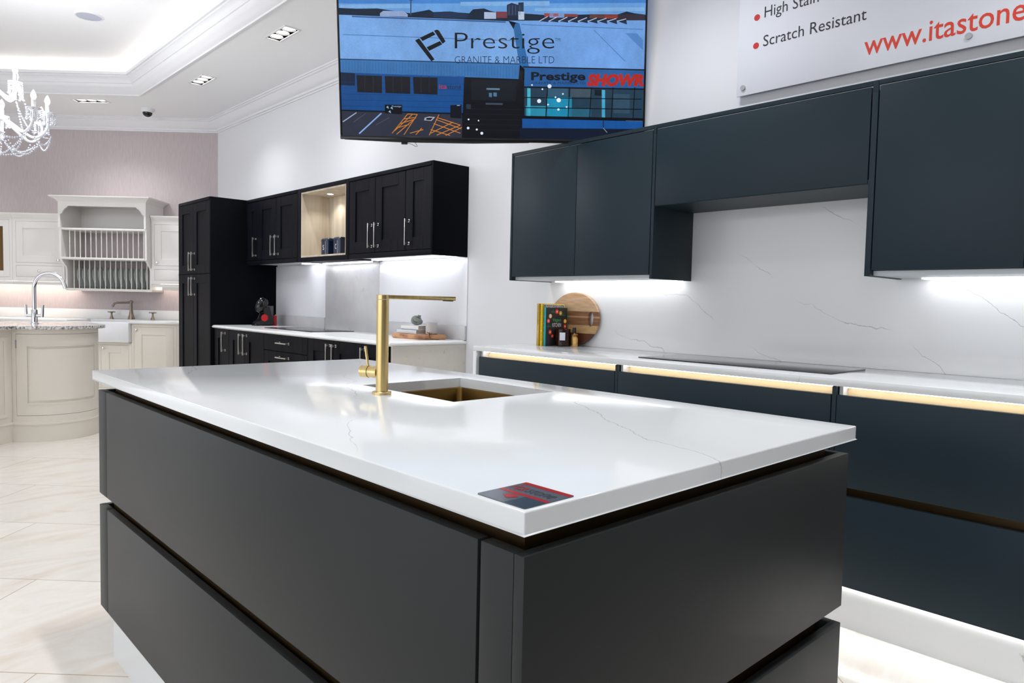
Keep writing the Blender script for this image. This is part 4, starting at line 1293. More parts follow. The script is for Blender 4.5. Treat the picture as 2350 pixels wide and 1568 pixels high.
# coffee machine at the far end
t = thing('coffee_machine', 'black capsule coffee machine with red disc beside the larder cupboard', 'coffee machine', (2.99, 6.76, WZ))
mx0, my0 = 2.985, 6.745
bm = nb()
prism(bm, [(mx0 - 0.075, WZ + 0.0003), (mx0 + 0.09, WZ + 0.0003), (mx0 + 0.105, WZ + 0.03), (mx0 + 0.085, WZ + 0.12), (mx0 + 0.06, WZ + 0.18), (mx0 - 0.02, WZ + 0.19), (mx0 + 0.015, WZ + 0.12), (mx0 - 0.01, WZ + 0.06), (mx0 - 0.07, WZ + 0.035)], 'y', my0 - 0.055, my0 + 0.055)
bmesh.ops.bevel(bm, geom=[e for e in bm.edges if abs(e.verts[0].co.y - e.verts[1].co.y) < 1e-6], offset=0.010, segments=3, affect='EDGES')
obj('body', bm, 'black_matt', t)
bm = nb()
lathe(bm, [(0, -0.085), (0.030, -0.080), (0.050, -0.050), (0.062, 0.0), (0.055, 0.045), (0.035, 0.068), (0, 0.076)], (mx0 - 0.005, my0, WZ + 0.205), 28, 0, Matrix.Rotation(math.radians(28), 3, 'Y'))
obj('brew_head', bm, 'black_gloss', t)
bm = nb(); tube(bm, [(mx0 + 0.005, my0 - 0.0565, WZ + 0.078), (mx0 + 0.005, my0 - 0.060, WZ + 0.078)], 0.034, 28); obj('round_badge', bm, 'red', t, 'red round badge')
bm = nb(); prism(bm, rrect(mx0 + 0.060, mx0 + 0.105, my0 - 0.045, my0 + 0.045, 0.012), 'z', WZ + 0.03, WZ + 0.195); obj('water_tank', bm, 'clear', t, 'clear water tank')
bm = nb(); prism(bm, rrect(mx0 - 0.085, mx0 - 0.005, my0 - 0.05, my0 + 0.05, 0.02), 'z', WZ + 0.0004, WZ + 0.022); obj('drip_tray', bm, 'black_gloss', t)
t = thing('red_canister', 'small red canister behind the coffee machine', 'canister', (3.122, 6.765, WZ))
bm = nb(); lathe(bm, [(0, WZ + 0.0003), (0.024, WZ + 0.0003), (0.027, WZ + 0.006), (0.027, WZ + 0.085), (0, WZ + 0.085)], (3.122, 6.765, 0), 28); obj('body', bm, 'red', t)
bm = nb(); lathe(bm, [(0, WZ + 0.0852), (0.028, WZ + 0.0852), (0.028, WZ + 0.096), (0.024, WZ + 0.100), (0, WZ + 0.100)], (3.122, 6.765, 0), 28); obj('lid', bm, 'red', t)

# tray with books, candle and cup
M['acacia_tray'] = mat('acacia_tray', (190, 132, 86), 0.4)
grain(M['acacia_tray'], (134, 84, 52), (204, 150, 108), 6, (0.6, 1.2, 2), 5, 0.36, 0.5)
TRZ = WZ
t = thing('serving_board', 'thick acacia wood serving board on the worktop of the black kitchen', 'serving board', (3.08, 4.27, WZ))
bm = nb()
pts = [(2.985, 4.455), (3.12, 4.475), (3.17, 4.47), (3.185, 4.44), (3.185, 4.075), (3.165, 4.045), (3.12, 4.04), (3.00, 4.075), (2.965, 4.12), (2.955, 4.20), (2.955, 4.40), (2.965, 4.44)]
prism(bm, pts[::-1], 'z', TRZ + 0.0003, TRZ + 0.034)
bmesh.ops.bevel(bm, geom=[e for e in bm.edges if abs(e.verts[0].co.z - e.verts[1].co.z) < 1e-6], offset=0.006, segments=3, affect='EDGES')
obj('board', bm, 'acacia_tray', t)
bm = nb()
tz = TRZ + 0.0345
p0 = Vector((3.035, 4.075, tz))
tube(bm, [(3.03, 4.062, TRZ + 0.036), p0 + Vector((0, 0, .004)), p0 + Vector((.012, .01, .018)), p0 + Vector((.02, 0, .012)), p0 + Vector((0.004, -.012, .006)), p0 + Vector((-.012, .012, .02))], 0.0022, 8)
tube(bm, [(3.03, 4.066, TRZ + 0.036), (3.028, 4.058, TRZ + 0.020), (3.035, 4.045, TRZ + 0.006), (3.05, 4.01, TRZ + 0.004), (3.07, 4.0, TRZ + 0.004), (3.06, 4.03, TRZ + 0.004)], 0.0018, 8)
M['twine'] = mat('dark_cord', (52, 34, 24), 0.8)
obj('cord', bm, 'twine', t, 'dark cord tied through the handle')
def flat_book(label, x0, x1, y0, y1, z0, h, cover, rot=0.0, txt=None):
    t = thing('hardback_book', label, 'book', ((x0 + x1) / 2, (y0 + y1) / 2, z0), 'books lying on the wooden board')
    bm = nb()
    box(bm, x0, x1, y0, y1, z0 + 0.0002, z0 + 0.0028, 0.0005); box(bm, x0, x1, y0, y1, z0 + h - 0.0028, z0 + h, 0.0005); box(bm, x0, x0 + 0.003, y0, y1, z0 + 0.0002, z0 + h, 0.0005)
    if txt:
        for s, a, b_ in txt:
            text_into(bm, s, lambda x, y: (x0 - 0.0005, y1 - x, z0 + h * 0.25 + y), a, b_, 0, h * 0.45, 1)
    obj('cover', bm, [cover, 'ink'], t)
    bm = nb(); box(bm, x0 + 0.004, x1 - 0.004, y0 + 0.003, y1 - 0.003, z0 + 0.003, z0 + h - 0.003); obj('pages', bm, 'page_grey', t)
    return t
M['page_grey'] = mat('grey_page_edges', (176, 170, 168), 0.7)
M['cover_pale'] = mat('pale_book_cover', (214, 220, 228), 0.45)
M['cover_white'] = mat('white_book_cover', (226, 226, 226), 0.45)
B0 = TRZ + 0.0343
flat_book('pale blue and white hardback, lower of the two on the serving board', 3.000, 3.135, 4.185, 4.430, B0, 0.031, 'cover_pale', 0)
flat_book('white hardback, upper of the two, under the knot candle', 3.015, 3.135, 4.180, 4.400, B0 + 0.0312, 0.031, 'cover_white', 0)
# knot candle: a thick cord looped over itself
KZ0 = B0 + 0.0625
kc = Vector((3.075, 4.280, KZ0 + 0.036))
bm = nb()
vr, vt = Vector((0.727, -0.687, 0)), Vector((-0.687, -0.727, 0))
def kp(a, b_, c):
    return kc + vr * a + Vector((0, 0, b_)) + vt * c
def smooth_loop(P, n=8):
    out = []
    m_ = len(P)
    for i in range(m_):
        p_, q_, r_, s2 = P[i - 1], P[i], P[(i + 1) % m_], P[(i + 2) % m_]
        for k in range(n):
            u = k / n
            out.append(0.5 * ((2 * q_) + (-p_ + r_) * u + (2 * p_ - 5 * q_ + 4 * r_ - s2) * u * u + (-p_ + 3 * q_ - 3 * r_ + s2) * u ** 3))
    return out
loop_ = [kp(-.008, .020, -.008), kp(-.026, .012, .002), kp(-.031, -.008, .006), kp(-.018, -.022, .004), kp(.004, -.025, -.004), kp(.026, -.020, .004), kp(.031, -.008, .012), kp(.018, -.004, .022), kp(-.002, .006, .024), kp(-.014, .012, .018),
         kp(-.010, -.004, .004), kp(.004, -.012, -.012), kp(.020, -.002, -.016), kp(.012, .012, -.012)]
tube(bm, smooth_loop(loop_), 0.0125, 14, closed=True)
tube(bm, [kp(.012, .004, -.010), kp(.014, .018, -.006), kp(.017, .036, -.006)], [0.0125, 0.0125, 0.0118], 16)
M['knot'] = mat('grey_green_wax', (136, 142, 136), 0.6)
t = thing('knot_candle', 'grey knotted ornamental candle on top of the stacked hardbacks', 'candle', (kc.x, kc.y, KZ0))
lowest = min(v.co.z for v in bm.verts)
bmesh.ops.translate(bm, verts=bm.verts[:], vec=(0, 0, KZ0 - lowest + 0.0002))
obj('candle_body', bm, 'knot', t)
M['stoneware'] = mat('off_white_stoneware', (198, 194, 190), 0.5)
t = thing('ceramic_cup', 'plain off-white ceramic cup at the right end of the serving board', 'cup', (3.095, 4.130, B0))
bm = nb(); lathe(bm, [(0, B0 + 0.0002), (0.038, B0 + 0.0002), (0.041, B0 + 0.004), (0.0425, B0 + 0.084), (0.0415, B0 + 0.086), (0.0395, B0 + 0.084), (0.038, B0 + 0.012), (0, B0 + 0.010)], (3.095, 4.130, 0), 36); obj('cup_body', bm, 'stoneware', t)
bm = nb(); lathe(bm, [(0.0392, B0 + 0.0003), (0.0418, B0 + 0.0035), (0.0420, B0 + 0.009), (0.0416, B0 + 0.0095)], (3.095, 4.130, 0), 36)
M['cup_foot'] = mat('tan_glaze_line', (176, 150, 112), 0.5)
obj('foot_band', bm, 'cup_foot', t, 'tan band round the foot')

# ------------------------------------------------------------------ cream kitchen on the papered wall (local frame: x along wall, y into the room)
FP = FRAME_P
def shaker(parent, x0, x1, z0, z1, y, name='door', fw=0.06, mname='cream', rec=0.008, th=0.02, gap=0.002):
    bm = nb()
    x0, x1, z0, z1 = x0 + gap, x1 - gap, z0 + gap, z1 - gap
    box(bm, x0, x0 + fw, y - th, y, z0, z1, 0.001, 0, 1); box(bm, x1 - fw, x1, y - th, y, z0, z1, 0.001, 0, 1)
    box(bm, x0 + fw, x1 - fw, y - th, y, z0, z0 + fw, 0.001, 0, 1); box(bm, x0 + fw, x1 - fw, y - th, y, z1 - fw, z1, 0.001, 0, 1)
    box(bm, x0 + fw - 0.003, x1 - fw + 0.003, y - th + 0.001, y - rec, z0 + fw - 0.003, z1 - fw + 0.003)
    return obj(name, bm, mname, parent)
def knob(parent, x, y, z, r=0.014):
    bm = nb()
    mxk = Matrix.Rotation(-PI / 2, 3, 'X')
    lathe(bm, [(0, 0.0002), (0.006, 0.0002), (0.005, 0.010), (r, 0.016), (r * 0.9, 0.026), (0, 0.030)], (x, y, z), 16, 0, mxk)
    return obj('knob', bm, 'chrome', parent)
def face_frame(bm, x0, x1, z0, z1, y, holes, th=0.02):
    """frame plate x0..x1 by z0..z1 with rectangular openings, as strips"""
    xs = sorted({x0, x1, *[h[0] for h in holes], *[h[1] for h in holes]})
    zs = sorted({z0, z1, *[h[2] for h in holes], *[h[3] for h in holes]})
    for a, b_ in zip(xs, xs[1:]):
        for c, d in zip(zs, zs[1:]):
            mx_, mz_ = (a + b_) / 2, (c + d) / 2
            if not any(h[0] < mx_ < h[1] and h[2] < mz_ < h[3] for h in holes):
                box(bm, a, b_, y - th, y, c, d)
    bmesh.ops.remove_doubles(bm, verts=bm.verts[:], dist=1e-5)


def cream_wall(label, x0, x1, door, drawer, kx, dkx, glazed=False):
    t = thing('wall_cabinet', label, 'wall cabinet', ((x0 + x1) / 2, 0.16, 1.30), 'cream wall cupboards', FP)
    y = 0.30
    bm = nb(); box(bm, x0, x1, 0.001, y - 0.021, 1.305, 2.02); obj('carcass', bm, 'cream', t)
    hs = [door] + ([drawer] if drawer else [])
    bm = nb(); face_frame(bm, x0, x1, 1.298, 2.018, y, hs); obj('face_frame', bm, 'cream', t)
    bm = nb()
    prism(bm, [(0.001, 2.018), (y + 0.004, 2.018), (y + 0.008, 2.030), (y + 0.020, 2.046), (y + 0.026, 2.060), (y + 0.026, 2.072), (0.001, 2.072)], 'x', x0, x1); obj('cornice', bm, 'cream', t)
    if glazed:
        bm = nb()
        a, b_, c, d = door[0] + .002, door[1] - .002, door[2] + .002, door[3] - .002
        fw = 0.07
        for q in ((a, a + fw, c, d), (b_ - fw, b_, c, d), (a + fw, b_ - fw, c, c + fw), (a + fw, b_ - fw, d - fw, d)):
            box(bm, q[0], q[1], y - 0.02, y, q[2], q[3], 0.001, 0, 1)
        d_ = obj('door', bm, 'cream', t)
        M['amber_pane'] = mat('brown_tinted_pane', (104, 78, 44), 0.08)
        bm = nb(); box(bm, a + fw - .003, b_ - fw + .003, y - 0.014, y - 0.010, c + fw - .003, d - fw + .003); obj('pane', bm, 'amber_pane', d_, 'brown tinted glass pane')
    else:
        d_ = shaker(t, *door, y, fw=0.075)
        knob(d_, kx, y, 1.545)
    if drawer:
        bm = nb(); box(bm, drawer[0] + .002, drawer[1] - .002, y - 0.02, y - 0.0005, drawer[2] + .002, drawer[3] - .002, 0.001); d2 = obj('drawer_front', bm, 'cream', t)
        knob(d2, dkx, y, (drawer[2] + drawer[3]) / 2 + 0.005)
    bm = nb(); box(bm, x0 + 0.02, x1 - 0.02, 0.10, 0.14, 1.2985, 1.3045); obj('led_strip', bm, 'led_cream', t)
    bm = nb(); box(bm, x0, x1, y - 0.030, y - 0.008, 1.262, 1.2975, 0.002); obj('light_pelmet', bm, 'cream', t)
    return t
cream_wall('cream wall cupboard with one door and drawer, between the plate rack and the larder', 0.010, 0.636, (0.045, 0.6035, 1.508, 1.977), (0.045, 0.6035, 1.342, 1.466), 0.57, 0.31)
cream_wall('cream wall cupboard with one door and drawer, left of the plate rack', 1.625, 2.212, (1.650, 2.175, 1.510, 1.980), (1.650, 2.175, 1.350, 1.478), 1.69, 1.905)
cream_wall('cream wall cupboard with a brown glass door at the left edge', 2.214, 2.80, (2.246, 2.765, 1.342, 1.990), None, 0, 0, True)

# plate rack
t = thing('plate_rack', 'cream painted wall plate rack with two tiers of dowels', 'plate rack', (1.12, 0.2, 1.21), None, FP)
RX0, RX1 = 0.640, 1.620
side = [(0.002, 1.21), (0.29, 1.21), (0.29, 1.44), (0.300, 1.475), (0.335, 1.500), (0.375, 1.535), (0.40, 1.560), (0.40, 2.20), (0.002, 2.20)]
for x in (RX0, RX1 - 0.022):
    bm = nb(); prism(bm, side, 'x', x, x + 0.022); obj('side_panel', bm, 'cream', t)
bm = nb(); box(bm, RX0 + 0.0225, RX1 - 0.0225, 0.002, 0.012, 1.905, 2.198); obj('back_panel', bm, 'cream', t)
for z, d in ((1.885, 0.395), (1.555, 0.405)):
    bm = nb(); box(bm, RX0 + 0.0225, RX1 - 0.0225, 0.014, d, z, z + 0.024, 0.006, 0, 3); obj('shelf', bm, 'cream', t)
bm = nb(); box(bm, RX0, RX1, 0.002, 0.288, 1.205, 1.232, 0.002); obj('bottom_rail', bm, 'cream', t)
bm = nb(); box(bm, RX0 + 0.0225, RX1 - 0.0225, 0.014, 0.38, 2.176, 2.198); obj('top_panel', bm, 'cream', t)
bm = nb()
a0, a1 = RX0, RX1
arch = [(a0, 2.20), (a0, 1.909), (a0 + 0.022, 1.909), (a0 + 0.022, 2.055), (a0 + 0.045, 2.070), (a0 + 0.055, 2.095), (a0 + 0.075, 2.120), (a0 + 0.105, 2.138), (a0 + 0.108, 2.148), (a0 + 0.125, 2.150)]
arch += [(a1 - (x - a0), z) for x, z in reversed(arch)]
prism(bm, arch, 'y', 0.400, 0.418); obj('arched_front', bm, 'cream', t)
bm = nb()
prof = [(0.0, 2.198), (0.006, 2.198), (0.010, 2.210), (0.030, 2.228), (0.060, 2.244), (0.066, 2.250), (0.066, 2.258), (0.0, 2.258)]
sweep(bm, [(RX0, 0.002), (RX0, 0.418), (RX1, 0.418), (RX1, 0.002)], prof)
box(bm, RX0, RX1, 0.002, 0.418, 2.250, 2.257)
obj('cornice', bm, 'cream', t)
for i in range(15):
    x = RX1 - 0.100 - i * 0.0595
    if x < RX0 + 0.024:
        continue
    bm = nb(); tube(bm, [(x, 0.37, 1.577), (x, 0.37, 1.887)], 0.0052, 10); obj('dowel', bm, 'cream', t)
    x2 = RX1 - 0.082 - i * 0.0595
    bm = nb(); tube(bm, [(x2, 0.265, 1.230), (x2, 0.265, 1.557)], 0.0052, 10); obj('dowel', bm, 'cream', t)
M['rack_back'] = M['void']
# plates in the lower tier
p0 = None
for i in range(14):
    x = RX1 - 0.082 - 0.0297 - i * 0.0595
    if p0 is None:
        bm = nb()
        lathe(bm, [(0, -0.002), (0.075, -0.002), (0.090, 0.004), (0.124, 0.013), (0.125, 0.015), (0.122, 0.0165), (0.088, 0.008), (0.074, 0.002), (0, 0.002)], (0, 0, 0), 40, 0, Matrix.Rotation(PI / 2, 3, 'Y'))
        p0 = bpy.data.objects.new('dinner_plate', mesh_from('dinner_plate', bm, 'dish'))
        COL.objects.link(p0)
        p0['category'] = 'plate'; p0['group'] = 'plates in the lower tier of the plate rack'
        o = p0
    else:
        o = p0.copy(); COL.objects.link(o)
    o.matrix_world = FP @ Matrix.Translation((x, 0.134, 1.2325 + 0.1255)) @ Matrix.Rotation(math.radians(9 + random.uniform(-1.5, 1.5)), 4, 'Z') @ Matrix.Rotation(math.radians(8), 4, 'Y')
    nth = ['first', 'second', 'third', 'fourth', 'fifth', 'sixth', 'seventh', 'eighth', 'ninth', 'tenth', 'eleventh', 'twelfth', 'thirteenth', 'fourteenth'][i]
    o['label'] = 'grey plate standing %s from the left in the cream plate rack' % nth

# base units and worktop
def cream_base(label, x0, x1, doors, ztop=0.851):
    t = thing('base_cabinet', label, 'base cabinet', ((x0 + x1) / 2, 0.3, 0), 'cream base cupboards', FP)
    y = 0.60
    bm = nb(); box(bm, x0, x1, 0.001, y - 0.021, 0.10, ztop); obj('carcass', bm, 'cream_base', t)
    bm = nb(); face_frame(bm, x0, x1, 0.10, ztop, y, [d[:4] for d in doors]); obj('face_frame', bm, 'cream_base', t)
    bm = nb(); box(bm, x0, x1, 0.52, y + 0.006, 0, 0.099); obj('plinth', bm, 'cream_base', t)
    for d in doors:
        d_ = shaker(t, d[0], d[1], d[2], d[3], y, fw=0.085, mname='cream_base')
        knob(d_, d[4], y, d[5])
cream_base('narrow cream base cupboard half hidden by the black larder', 0.010, 0.214, [(0.02, 0.185, 0.13, 0.808, 0.165, 0.775)])
cream_base('single-door cream base cupboard at the right of the belfast sink', 0.2155, 0.712, [(0.250, 0.688, 0.13, 0.816, 0.655, 0.782)])
cream_base('low cream cupboard under the white belfast sink', 0.7135, 1.40, [(0.745, 1.05, 0.13, 0.610, 1.02, 0.575), (1.06, 1.37, 0.13, 0.610, 1.09, 0.575)], 0.635)
cream_base('cream base cupboard hidden behind the curved granite unit', 1.4015, 2.80, [(1.43, 2.08, 0.13, 0.816, 2.04, 0.78), (2.10, 2.77, 0.13, 0.816, 2.13, 0.78)])
t = thing('run_worktop', 'white worktop with upstand along the papered wall', 'worktop', (1.4, 0.3, 0.853), None, FP)
bm = nb(); box(bm, 0.005, 0.7125, 0.001, 0.635, 0.8515, 0.880, 0.005, 0, 3); box(bm, 0.7125, 1.4015, 0.001, 0.20, 0.8515, 0.880, 0.002); box(bm, 1.4015, 2.9, 0.001, 0.635, 0.8515, 0.880, 0.005, 0, 3); obj('slab', bm, 'worktop_white', t)
bm = nb(); box(bm, 0.005, 2.9, 0.001, 0.020, 0.8805, 0.990, 0.002); obj('upstand', bm, 'worktop_white', t)
t = thing('belfast_sink', 'white ceramic belfast sink set in the cream run', 'sink', (1.06, 0.42, 0.64), None, FP)
bm = nb()
X0, X1, Y0, Y1 = 0.7175, 1.3965, 0.2045, 0.655
box(bm, X0, X1, Y1 - 0.03, Y1, 0.640, 0.862, 0.008, 0, 3); box(bm, X0, X1, Y0, Y0 + 0.03, 0.640, 0.862, 0.006); box(bm, X0, X0 + 0.03, Y0 + .02, Y1 - .02, 0.640, 0.860, 0.004); box(bm, X1 - 0.03, X1, Y0 + .02, Y1 - .02, 0.640, 0.860, 0.004)
box(bm, X0 + .01, X1 - .01, Y0 + .01, Y1 - .01, 0.640, 0.665)
obj('basin', bm, 'ceramic', t)
# three-hole bridge tap set
t = thing('basin_tap', 'brushed nickel swan-neck tap with two cross handles behind the belfast sink', 'tap', (0.98, 0.12, 0.88), None, FP)
def flare(bm, x, z0, h, r0, r1):
    lathe(bm, [(0, z0 + .0003), (r0, z0 + .0003), (r0 * .95, z0 + h * .08), (r0 * .62, z0 + h * .3), (r1 * 1.1, z0 + h * .65), (r1, z0 + h)], (x, 0.12, 0), 20)
bm = nb(); sx = 0.965
flare(bm, sx, 0.88, 0.19, 0.040, 0.014); ball(bm, (sx, 0.12, 1.085), 0.021, 14); obj('column', bm, 'nickel', t)
bm = nb(); tube(bm, [(sx, 0.12, 1.080), (sx + 0.04, 0.15, 1.075), (sx + 0.12, 0.20, 1.073), (sx + 0.14, 0.22, 1.065), (sx + 0.155, 0.235, 1.025)], [0.013, 0.012, 0.011, 0.011, 0.011], 12); obj('spout', bm, 'nickel', t)
for hx in (0.715, 1.195):
    bm = nb(); flare(bm, hx, 0.88, 0.07, 0.026, 0.009); ball(bm, (hx, 0.12, 0.955), 0.013, 12)
    tube(bm, [(hx - 0.038, 0.12, 0.964), (hx + 0.038, 0.12, 0.964)], 0.0055, 8); tube(bm, [(hx, 0.082, 0.964), (hx, 0.158, 0.964)], 0.0055, 8)
    for q in ((hx - 0.038, 0.12), (hx + 0.038, 0.12), (hx, 0.082), (hx, 0.158)):
        ball(bm, (q[0], q[1], 0.964), 0.008, 8)
    obj('cross_handle', bm, 'nickel', t)
bm = nb(); box(bm, 0.34, 0.585, 0.10, 0.16, 1.2265, 1.2935, 0.004)
solo('cabinet_light', bm, 'white_plastic', 'small white light box under the cream cupboard right of the plate rack', 'light', (0.46, 0.13, 1.2265), None, FP)

# ------------------------------------------------------------------ curved cream unit with granite top
CC = Vector((1.233, 6.874))
R0 = 0.352
A0, A1 = math.radians(216), math.radians(372)
def arc(r, a0, a1, n=28):
    return [(CC.x + r * math.cos(a0 + (a1 - a0) * i / n), CC.y + r * math.sin(a0 + (a1 - a0) * i / n)) for i in range(n + 1)]
def shell(bm, r0, r1, a0, a1, z0, z1, n=24):
    o, i_ = arc(r1, a0, a1, n), arc(r0, a0, a1, n)
    prism(bm, o + i_[::-1], 'z', z0, z1)
t = thing('curved_island', 'curved cream painted island unit with bowed panelled door', 'kitchen island', (CC.x, CC.y, 0))
LD = Vector((-0.79, -0.61)).normalized()          # straight face continues towards the left foreground
PL = Vector(arc(R0, A0, A0 + .01)[0])
NL = Vector((-LD.y, LD.x)) * -1                    # behind the straight face
if NL.y < 0:
    NL = -NL
ln = 1.3
bm = nb()
body = arc(R0 - 0.022, A0, A1) + [(1.58, 7.55), (0.75, 7.75)]
prism(bm, body, 'z', 0.13, 0.884); obj('carcass', bm, 'cream_base', t)
dg = math.radians
D0, D1 = dg(222), dg(338)
bm = nb()
shell(bm, R0 - 0.021, R0, A0, D0 - 0.006, 0.13, 0.884, 4); shell(bm, R0 - 0.021, R0, D1 + 0.006, A1, 0.13, 0.884, 8)
shell(bm, R0 - 0.021, R0, D0 - 0.006, D1 + 0.006, 0.848, 0.884); shell(bm, R0 - 0.021, R0, D0 - 0.006, D1 + 0.006, 0.13, 0.206)
obj('face_frame', bm, 'cream_base', t)
bm = nb()
za, zb = 0.2085, 0.8455
ra, rb = R0 - 0.021, R0 - 0.0005
s0, s1 = D0 + 0.21, D1 - 0.21
shell(bm, ra, rb, D0, s0, za, zb, 6); shell(bm, ra, rb, s1, D1, za, zb, 6)
shell(bm, ra, rb, s0, s1, zb - 0.085, zb, 18); shell(bm, ra, rb, s0, s1, za, za + 0.085, 18)
shell(bm, ra, rb - 0.009, s0, s1, za + 0.085, zb - 0.085, 18)
shell(bm, ra, rb - 0.002, s0 + 0.075, s1 - 0.075, za + 0.115, zb - 0.115, 18)
for q0, q1, z0, z1 in ((s0, s1, zb - 0.095, zb - 0.085), (s0, s1, za + 0.085, za + 0.095), (s0, s0 + 0.025, za + .085, zb - .085), (s1 - 0.025, s1, za + .085, zb - .085)):
    shell(bm, ra, rb + 0.003, q0, q1, z0, z1, 14 if q1 - q0 > .1 else 2)
d_ = obj('door', bm, 'cream_base', t)
bm = nb(); box(bm, *(lambda p: (p[0] - .004, p[0] + .004, p[1] - .004, p[1] + .004))(arc(R0 + 0.001, D0 - 0.003, D0, 1)[0]), 0.735, 0.800); obj('hinge', bm, 'grey_metal', d_)
bm = nb(); shell(bm, R0 - 0.05, R0 + 0.012, A0, A1, 0, 0.137); shell(bm, R0 - 0.05, R0 + 0.018, A0, A1, 0.137, 0.147); shell(bm, R0 - 0.05, R0 + 0.008, A0, A1, 0.147, 0.157); obj('plinth', bm, 'cream_base', t)
# straight panelled part
def along(u, v):
    p = PL + LD * u + NL * v
    return (p.x, p.y)
bm = nb(); prism(bm, [along(0, 0.001), along(ln, 0.001), along(ln, 0.55), along(0, 0.30)], 'z', 0.13, 0.884); obj('straight_side', bm, 'cream_base', t)
bm = nb(); prism(bm, [along(0.0, -0.012), along(ln, -0.012), along(ln, 0.03), along(0, 0.03)], 'z', 0, 0.137); prism(bm, [along(0.0, -0.018), along(ln, -0.018), along(ln, 0.03), along(0, 0.03)], 'z', 0.137, 0.15); obj('plinth', bm, 'cream_base', t)
bm = nb()
for u0, u1, z0, z1 in ((0.05, 0.075, 0.20, 0.82), (0.52, 0.545, 0.20, 0.82), (0.075, 0.52, 0.795, 0.82), (0.075, 0.52, 0.20, 0.225), (0.11, 0.485, 0.26, 0.76)):
    prism(bm, [along(u0, -0.007), along(u1, -0.007), along(u1, 0.001), along(u0, 0.001)], 'z', z0, z1)
obj('panel_moulding', bm, 'cream_base', t)
bm = nb()
gout = arc(R0 + 0.052, dg(228), A1) + [(1.64, 7.42), (1.45, 7.60), (0.75, 7.78), along(ln, 0.60), along(ln, -0.045), along(0.03, -0.045)]
prism(bm, gout, 'z', 0.885, 0.910)
bmesh.ops.bevel(bm, geom=[e for e in bm.edges if abs(e.verts[0].co.z - e.verts[1].co.z) < 1e-6], offset=0.007, segments=3, affect='EDGES')
solo('granite_worktop', bm, 'granite', 'grey speckled granite worktop with curved edge on the cream island', 'worktop', (CC.x, CC.y, 0.885))
GZ = 0.910
t = thing('swan_neck_tap', 'tall chrome swan-neck mixer tap on the granite worktop', 'tap', (1.165, 7.06, GZ))
tx, ty = 1.165, 7.06
vx = Vector((0.727, -0.687, 0))               # along the picture of the spout: across the room
bm = nb(); lathe(bm, [(0, GZ + .0003), (0.030, GZ + .0003), (0.030, GZ + .006), (0.023, GZ + .010), (0.023, GZ + 0.115), (0.021, GZ + 0.118), (0, GZ + 0.118)], (tx, ty, 0), 24); obj('body', bm, 'chrome', t)
bm = nb()
P = Vector((tx, ty, 0))
rad = 0.128
pts = [P + Vector((0, 0, GZ + 0.115)), P + Vector((0, 0, GZ + 0.22)), P + Vector((0, 0, GZ + 0.30))]
for i in range(1, 15):
    a = PI - i * (PI * 0.93) / 14
    pts.append(P + vx * (rad + rad * math.cos(a)) + Vector((0, 0, GZ + 0.30 + rad * 0.98 * math.sin(a))))
pts.append(pts[-1] + (pts[-1] - pts[-2]).normalized() * 0.03)
tube(bm, pts, 0.0155, 16); obj('spout', bm, 'chrome', t)
for k in (-1, 1):
    bm = nb(); q = P + vx * (0.066 * k) + Vector((0, 0, GZ + 0.068))
    tube(bm, [P + vx * (0.020 * k) + Vector((0, 0, GZ + 0.068)), q], 0.012, 12); tube(bm, [q + Vector((0, 0, -0.012)), q + Vector((0, 0, 0.09)) + vx * (0.006 * k)], 0.0105, 12)
    obj('lever', bm, 'chrome', t)

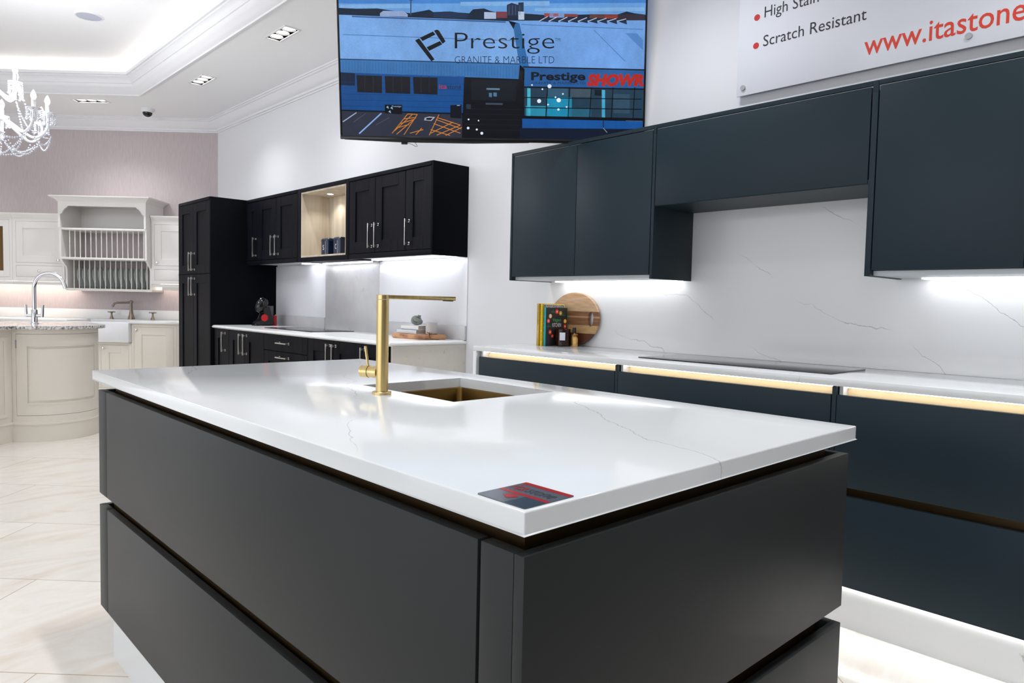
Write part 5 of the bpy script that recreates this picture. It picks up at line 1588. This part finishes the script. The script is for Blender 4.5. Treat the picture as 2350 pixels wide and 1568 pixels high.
# ------------------------------------------------------------------ chandelier
t = thing('chandelier', 'white glass chandelier with candle bulbs and strings of glass beads', 'chandelier', tuple(CH))
def P3(r, a, z):
    return Vector((CH.x + r * math.cos(a), CH.y + r * math.sin(a), z))
bm = nb()
lathe(bm, [(0, 2.27), (0.02, 2.275), (0.045, 2.30), (0.03, 2.33), (0.02, 2.36), (0.05, 2.40), (0.03, 2.44), (0.018, 2.48), (0.03, 2.56), (0.018, 2.60), (0.018, 2.74), (0.035, 2.77), (0.012, 2.80), (0.006, 2.82), (0.006, 3.44), (0, 3.44)], (CH.x, CH.y, 0), 16)
obj('stem', bm, 'crystal', t)
bm = nb(); lathe(bm, [(0, 3.44), (0.05, 3.45), (0.07, 3.499), (0, 3.499)], (CH.x, CH.y, 0), 20); obj('ceiling_rose', bm, 'crystal', t)
def chand_arm(r, a, z_root, z_low, z_cup, sc=1.0):
    bm = nb()
    pts = [P3(0.02, a, z_root), P3(r * 0.25, a, z_root - 0.02), P3(r * 0.5, a, (z_root + z_low) / 2 - 0.02), P3(r * 0.72, a, z_low), P3(r * 0.9, a, z_low + 0.03), P3(r, a, z_low + 0.09), P3(r, a, z_cup)]
    out = []
    for i in range(len(pts) - 1):            # Catmull-Rom smoothing
        p_, q_, r_, s2 = pts[max(i - 1, 0)], pts[i], pts[i + 1], pts[min(i + 2, len(pts) - 1)]
        for k in range(5):
            u = k / 5
            out.append(0.5 * ((2 * q_) + (-p_ + r_) * u + (2 * p_ - 5 * q_ + 4 * r_ - s2) * u * u + (-p_ + 3 * q_ - 3 * r_ + s2) * u ** 3))
    out.append(pts[-1])
    tube(bm, out, 0.0095 * sc, 10)
    arm = obj('arm', bm, 'crystal', t)
    bm = nb(); lathe(bm, [(0.006, z_cup - 0.004), (0.018, z_cup), (0.046 * sc, z_cup + 0.012), (0.050 * sc, z_cup + 0.018), (0.018, z_cup + 0.008), (0.013, z_cup + 0.012), (0.013, z_cup + 0.075), (0, z_cup + 0.077)], (P3(r, a, 0).x, P3(r, a, 0).y, 0), 16); obj('candle_cup', bm, 'crystal', arm)
    bm = nb(); lathe(bm, [(0, z_cup + 0.076), (0.011, z_cup + 0.078), (0.017, z_cup + 0.095), (0.016, z_cup + 0.110), (0.008, z_cup + 0.130), (0, z_cup + 0.142)], (P3(r, a, 0).x, P3(r, a, 0).y, 0), 12); obj('bulb', bm, 'bulb', arm)
    bm = nb()
    for k in range(7):
        b0 = 2 * PI * k / 7
        c = P3(r, a, z_cup) + Vector((0.046 * sc * math.cos(b0), 0.046 * sc * math.sin(b0), 0))
        tube(bm, [c + Vector((0, 0, 0.008)), c + Vector((0, 0, -0.06))], 0.0012, 5)
        for j in range(5):
            ball(bm, c + Vector((0, 0, 0.004 - j * 0.0155)), 0.0052 if j < 4 else 0.0085, 6)
    obj('bead_fringe', bm, 'bead', arm)
def strand(p, q, sag, n, r=0.0062):
    bm = nb()
    for i in range(n + 1):
        u = i / n
        ball(bm, p.lerp(q, u) - Vector((0, 0, sag * 4 * u * (1 - u))), r, 6)
    obj('bead_strand', bm, 'bead', t)
off = math.radians(-60)
for i in range(8):
    a = off + i * PI / 4
    chand_arm(0.355 if i % 2 == 0 else 0.31, a, 2.40, 2.285, 2.425 if i % 2 == 0 else 2.455)
for i in range(5):
    a = off + 0.25 + i * 2 * PI / 5
    chand_arm(0.15, a, 2.60, 2.54, 2.625, 0.9)
for i in range(8):
    a = off + i * PI / 4
    strand(P3(0.15, a, 2.62), P3(0.31, a + 0.2, 2.30), 0.09, 24)
    strand(P3(0.33, a, 2.30), P3(0.33, a + PI / 4, 2.30), 0.08, 18)
    strand(P3(0.05, a, 2.30), P3(0.26, a, 2.26), 0.12, 18)
lowest_strand = None
strand(P3(0.26, -0.1, 2.24), P3(0.26, -0.1 + PI, 2.24), 0.10, 36)
strand(P3(0.26, off, 2.26), P3(0.26, off + PI, 2.26), 0.12, 36)
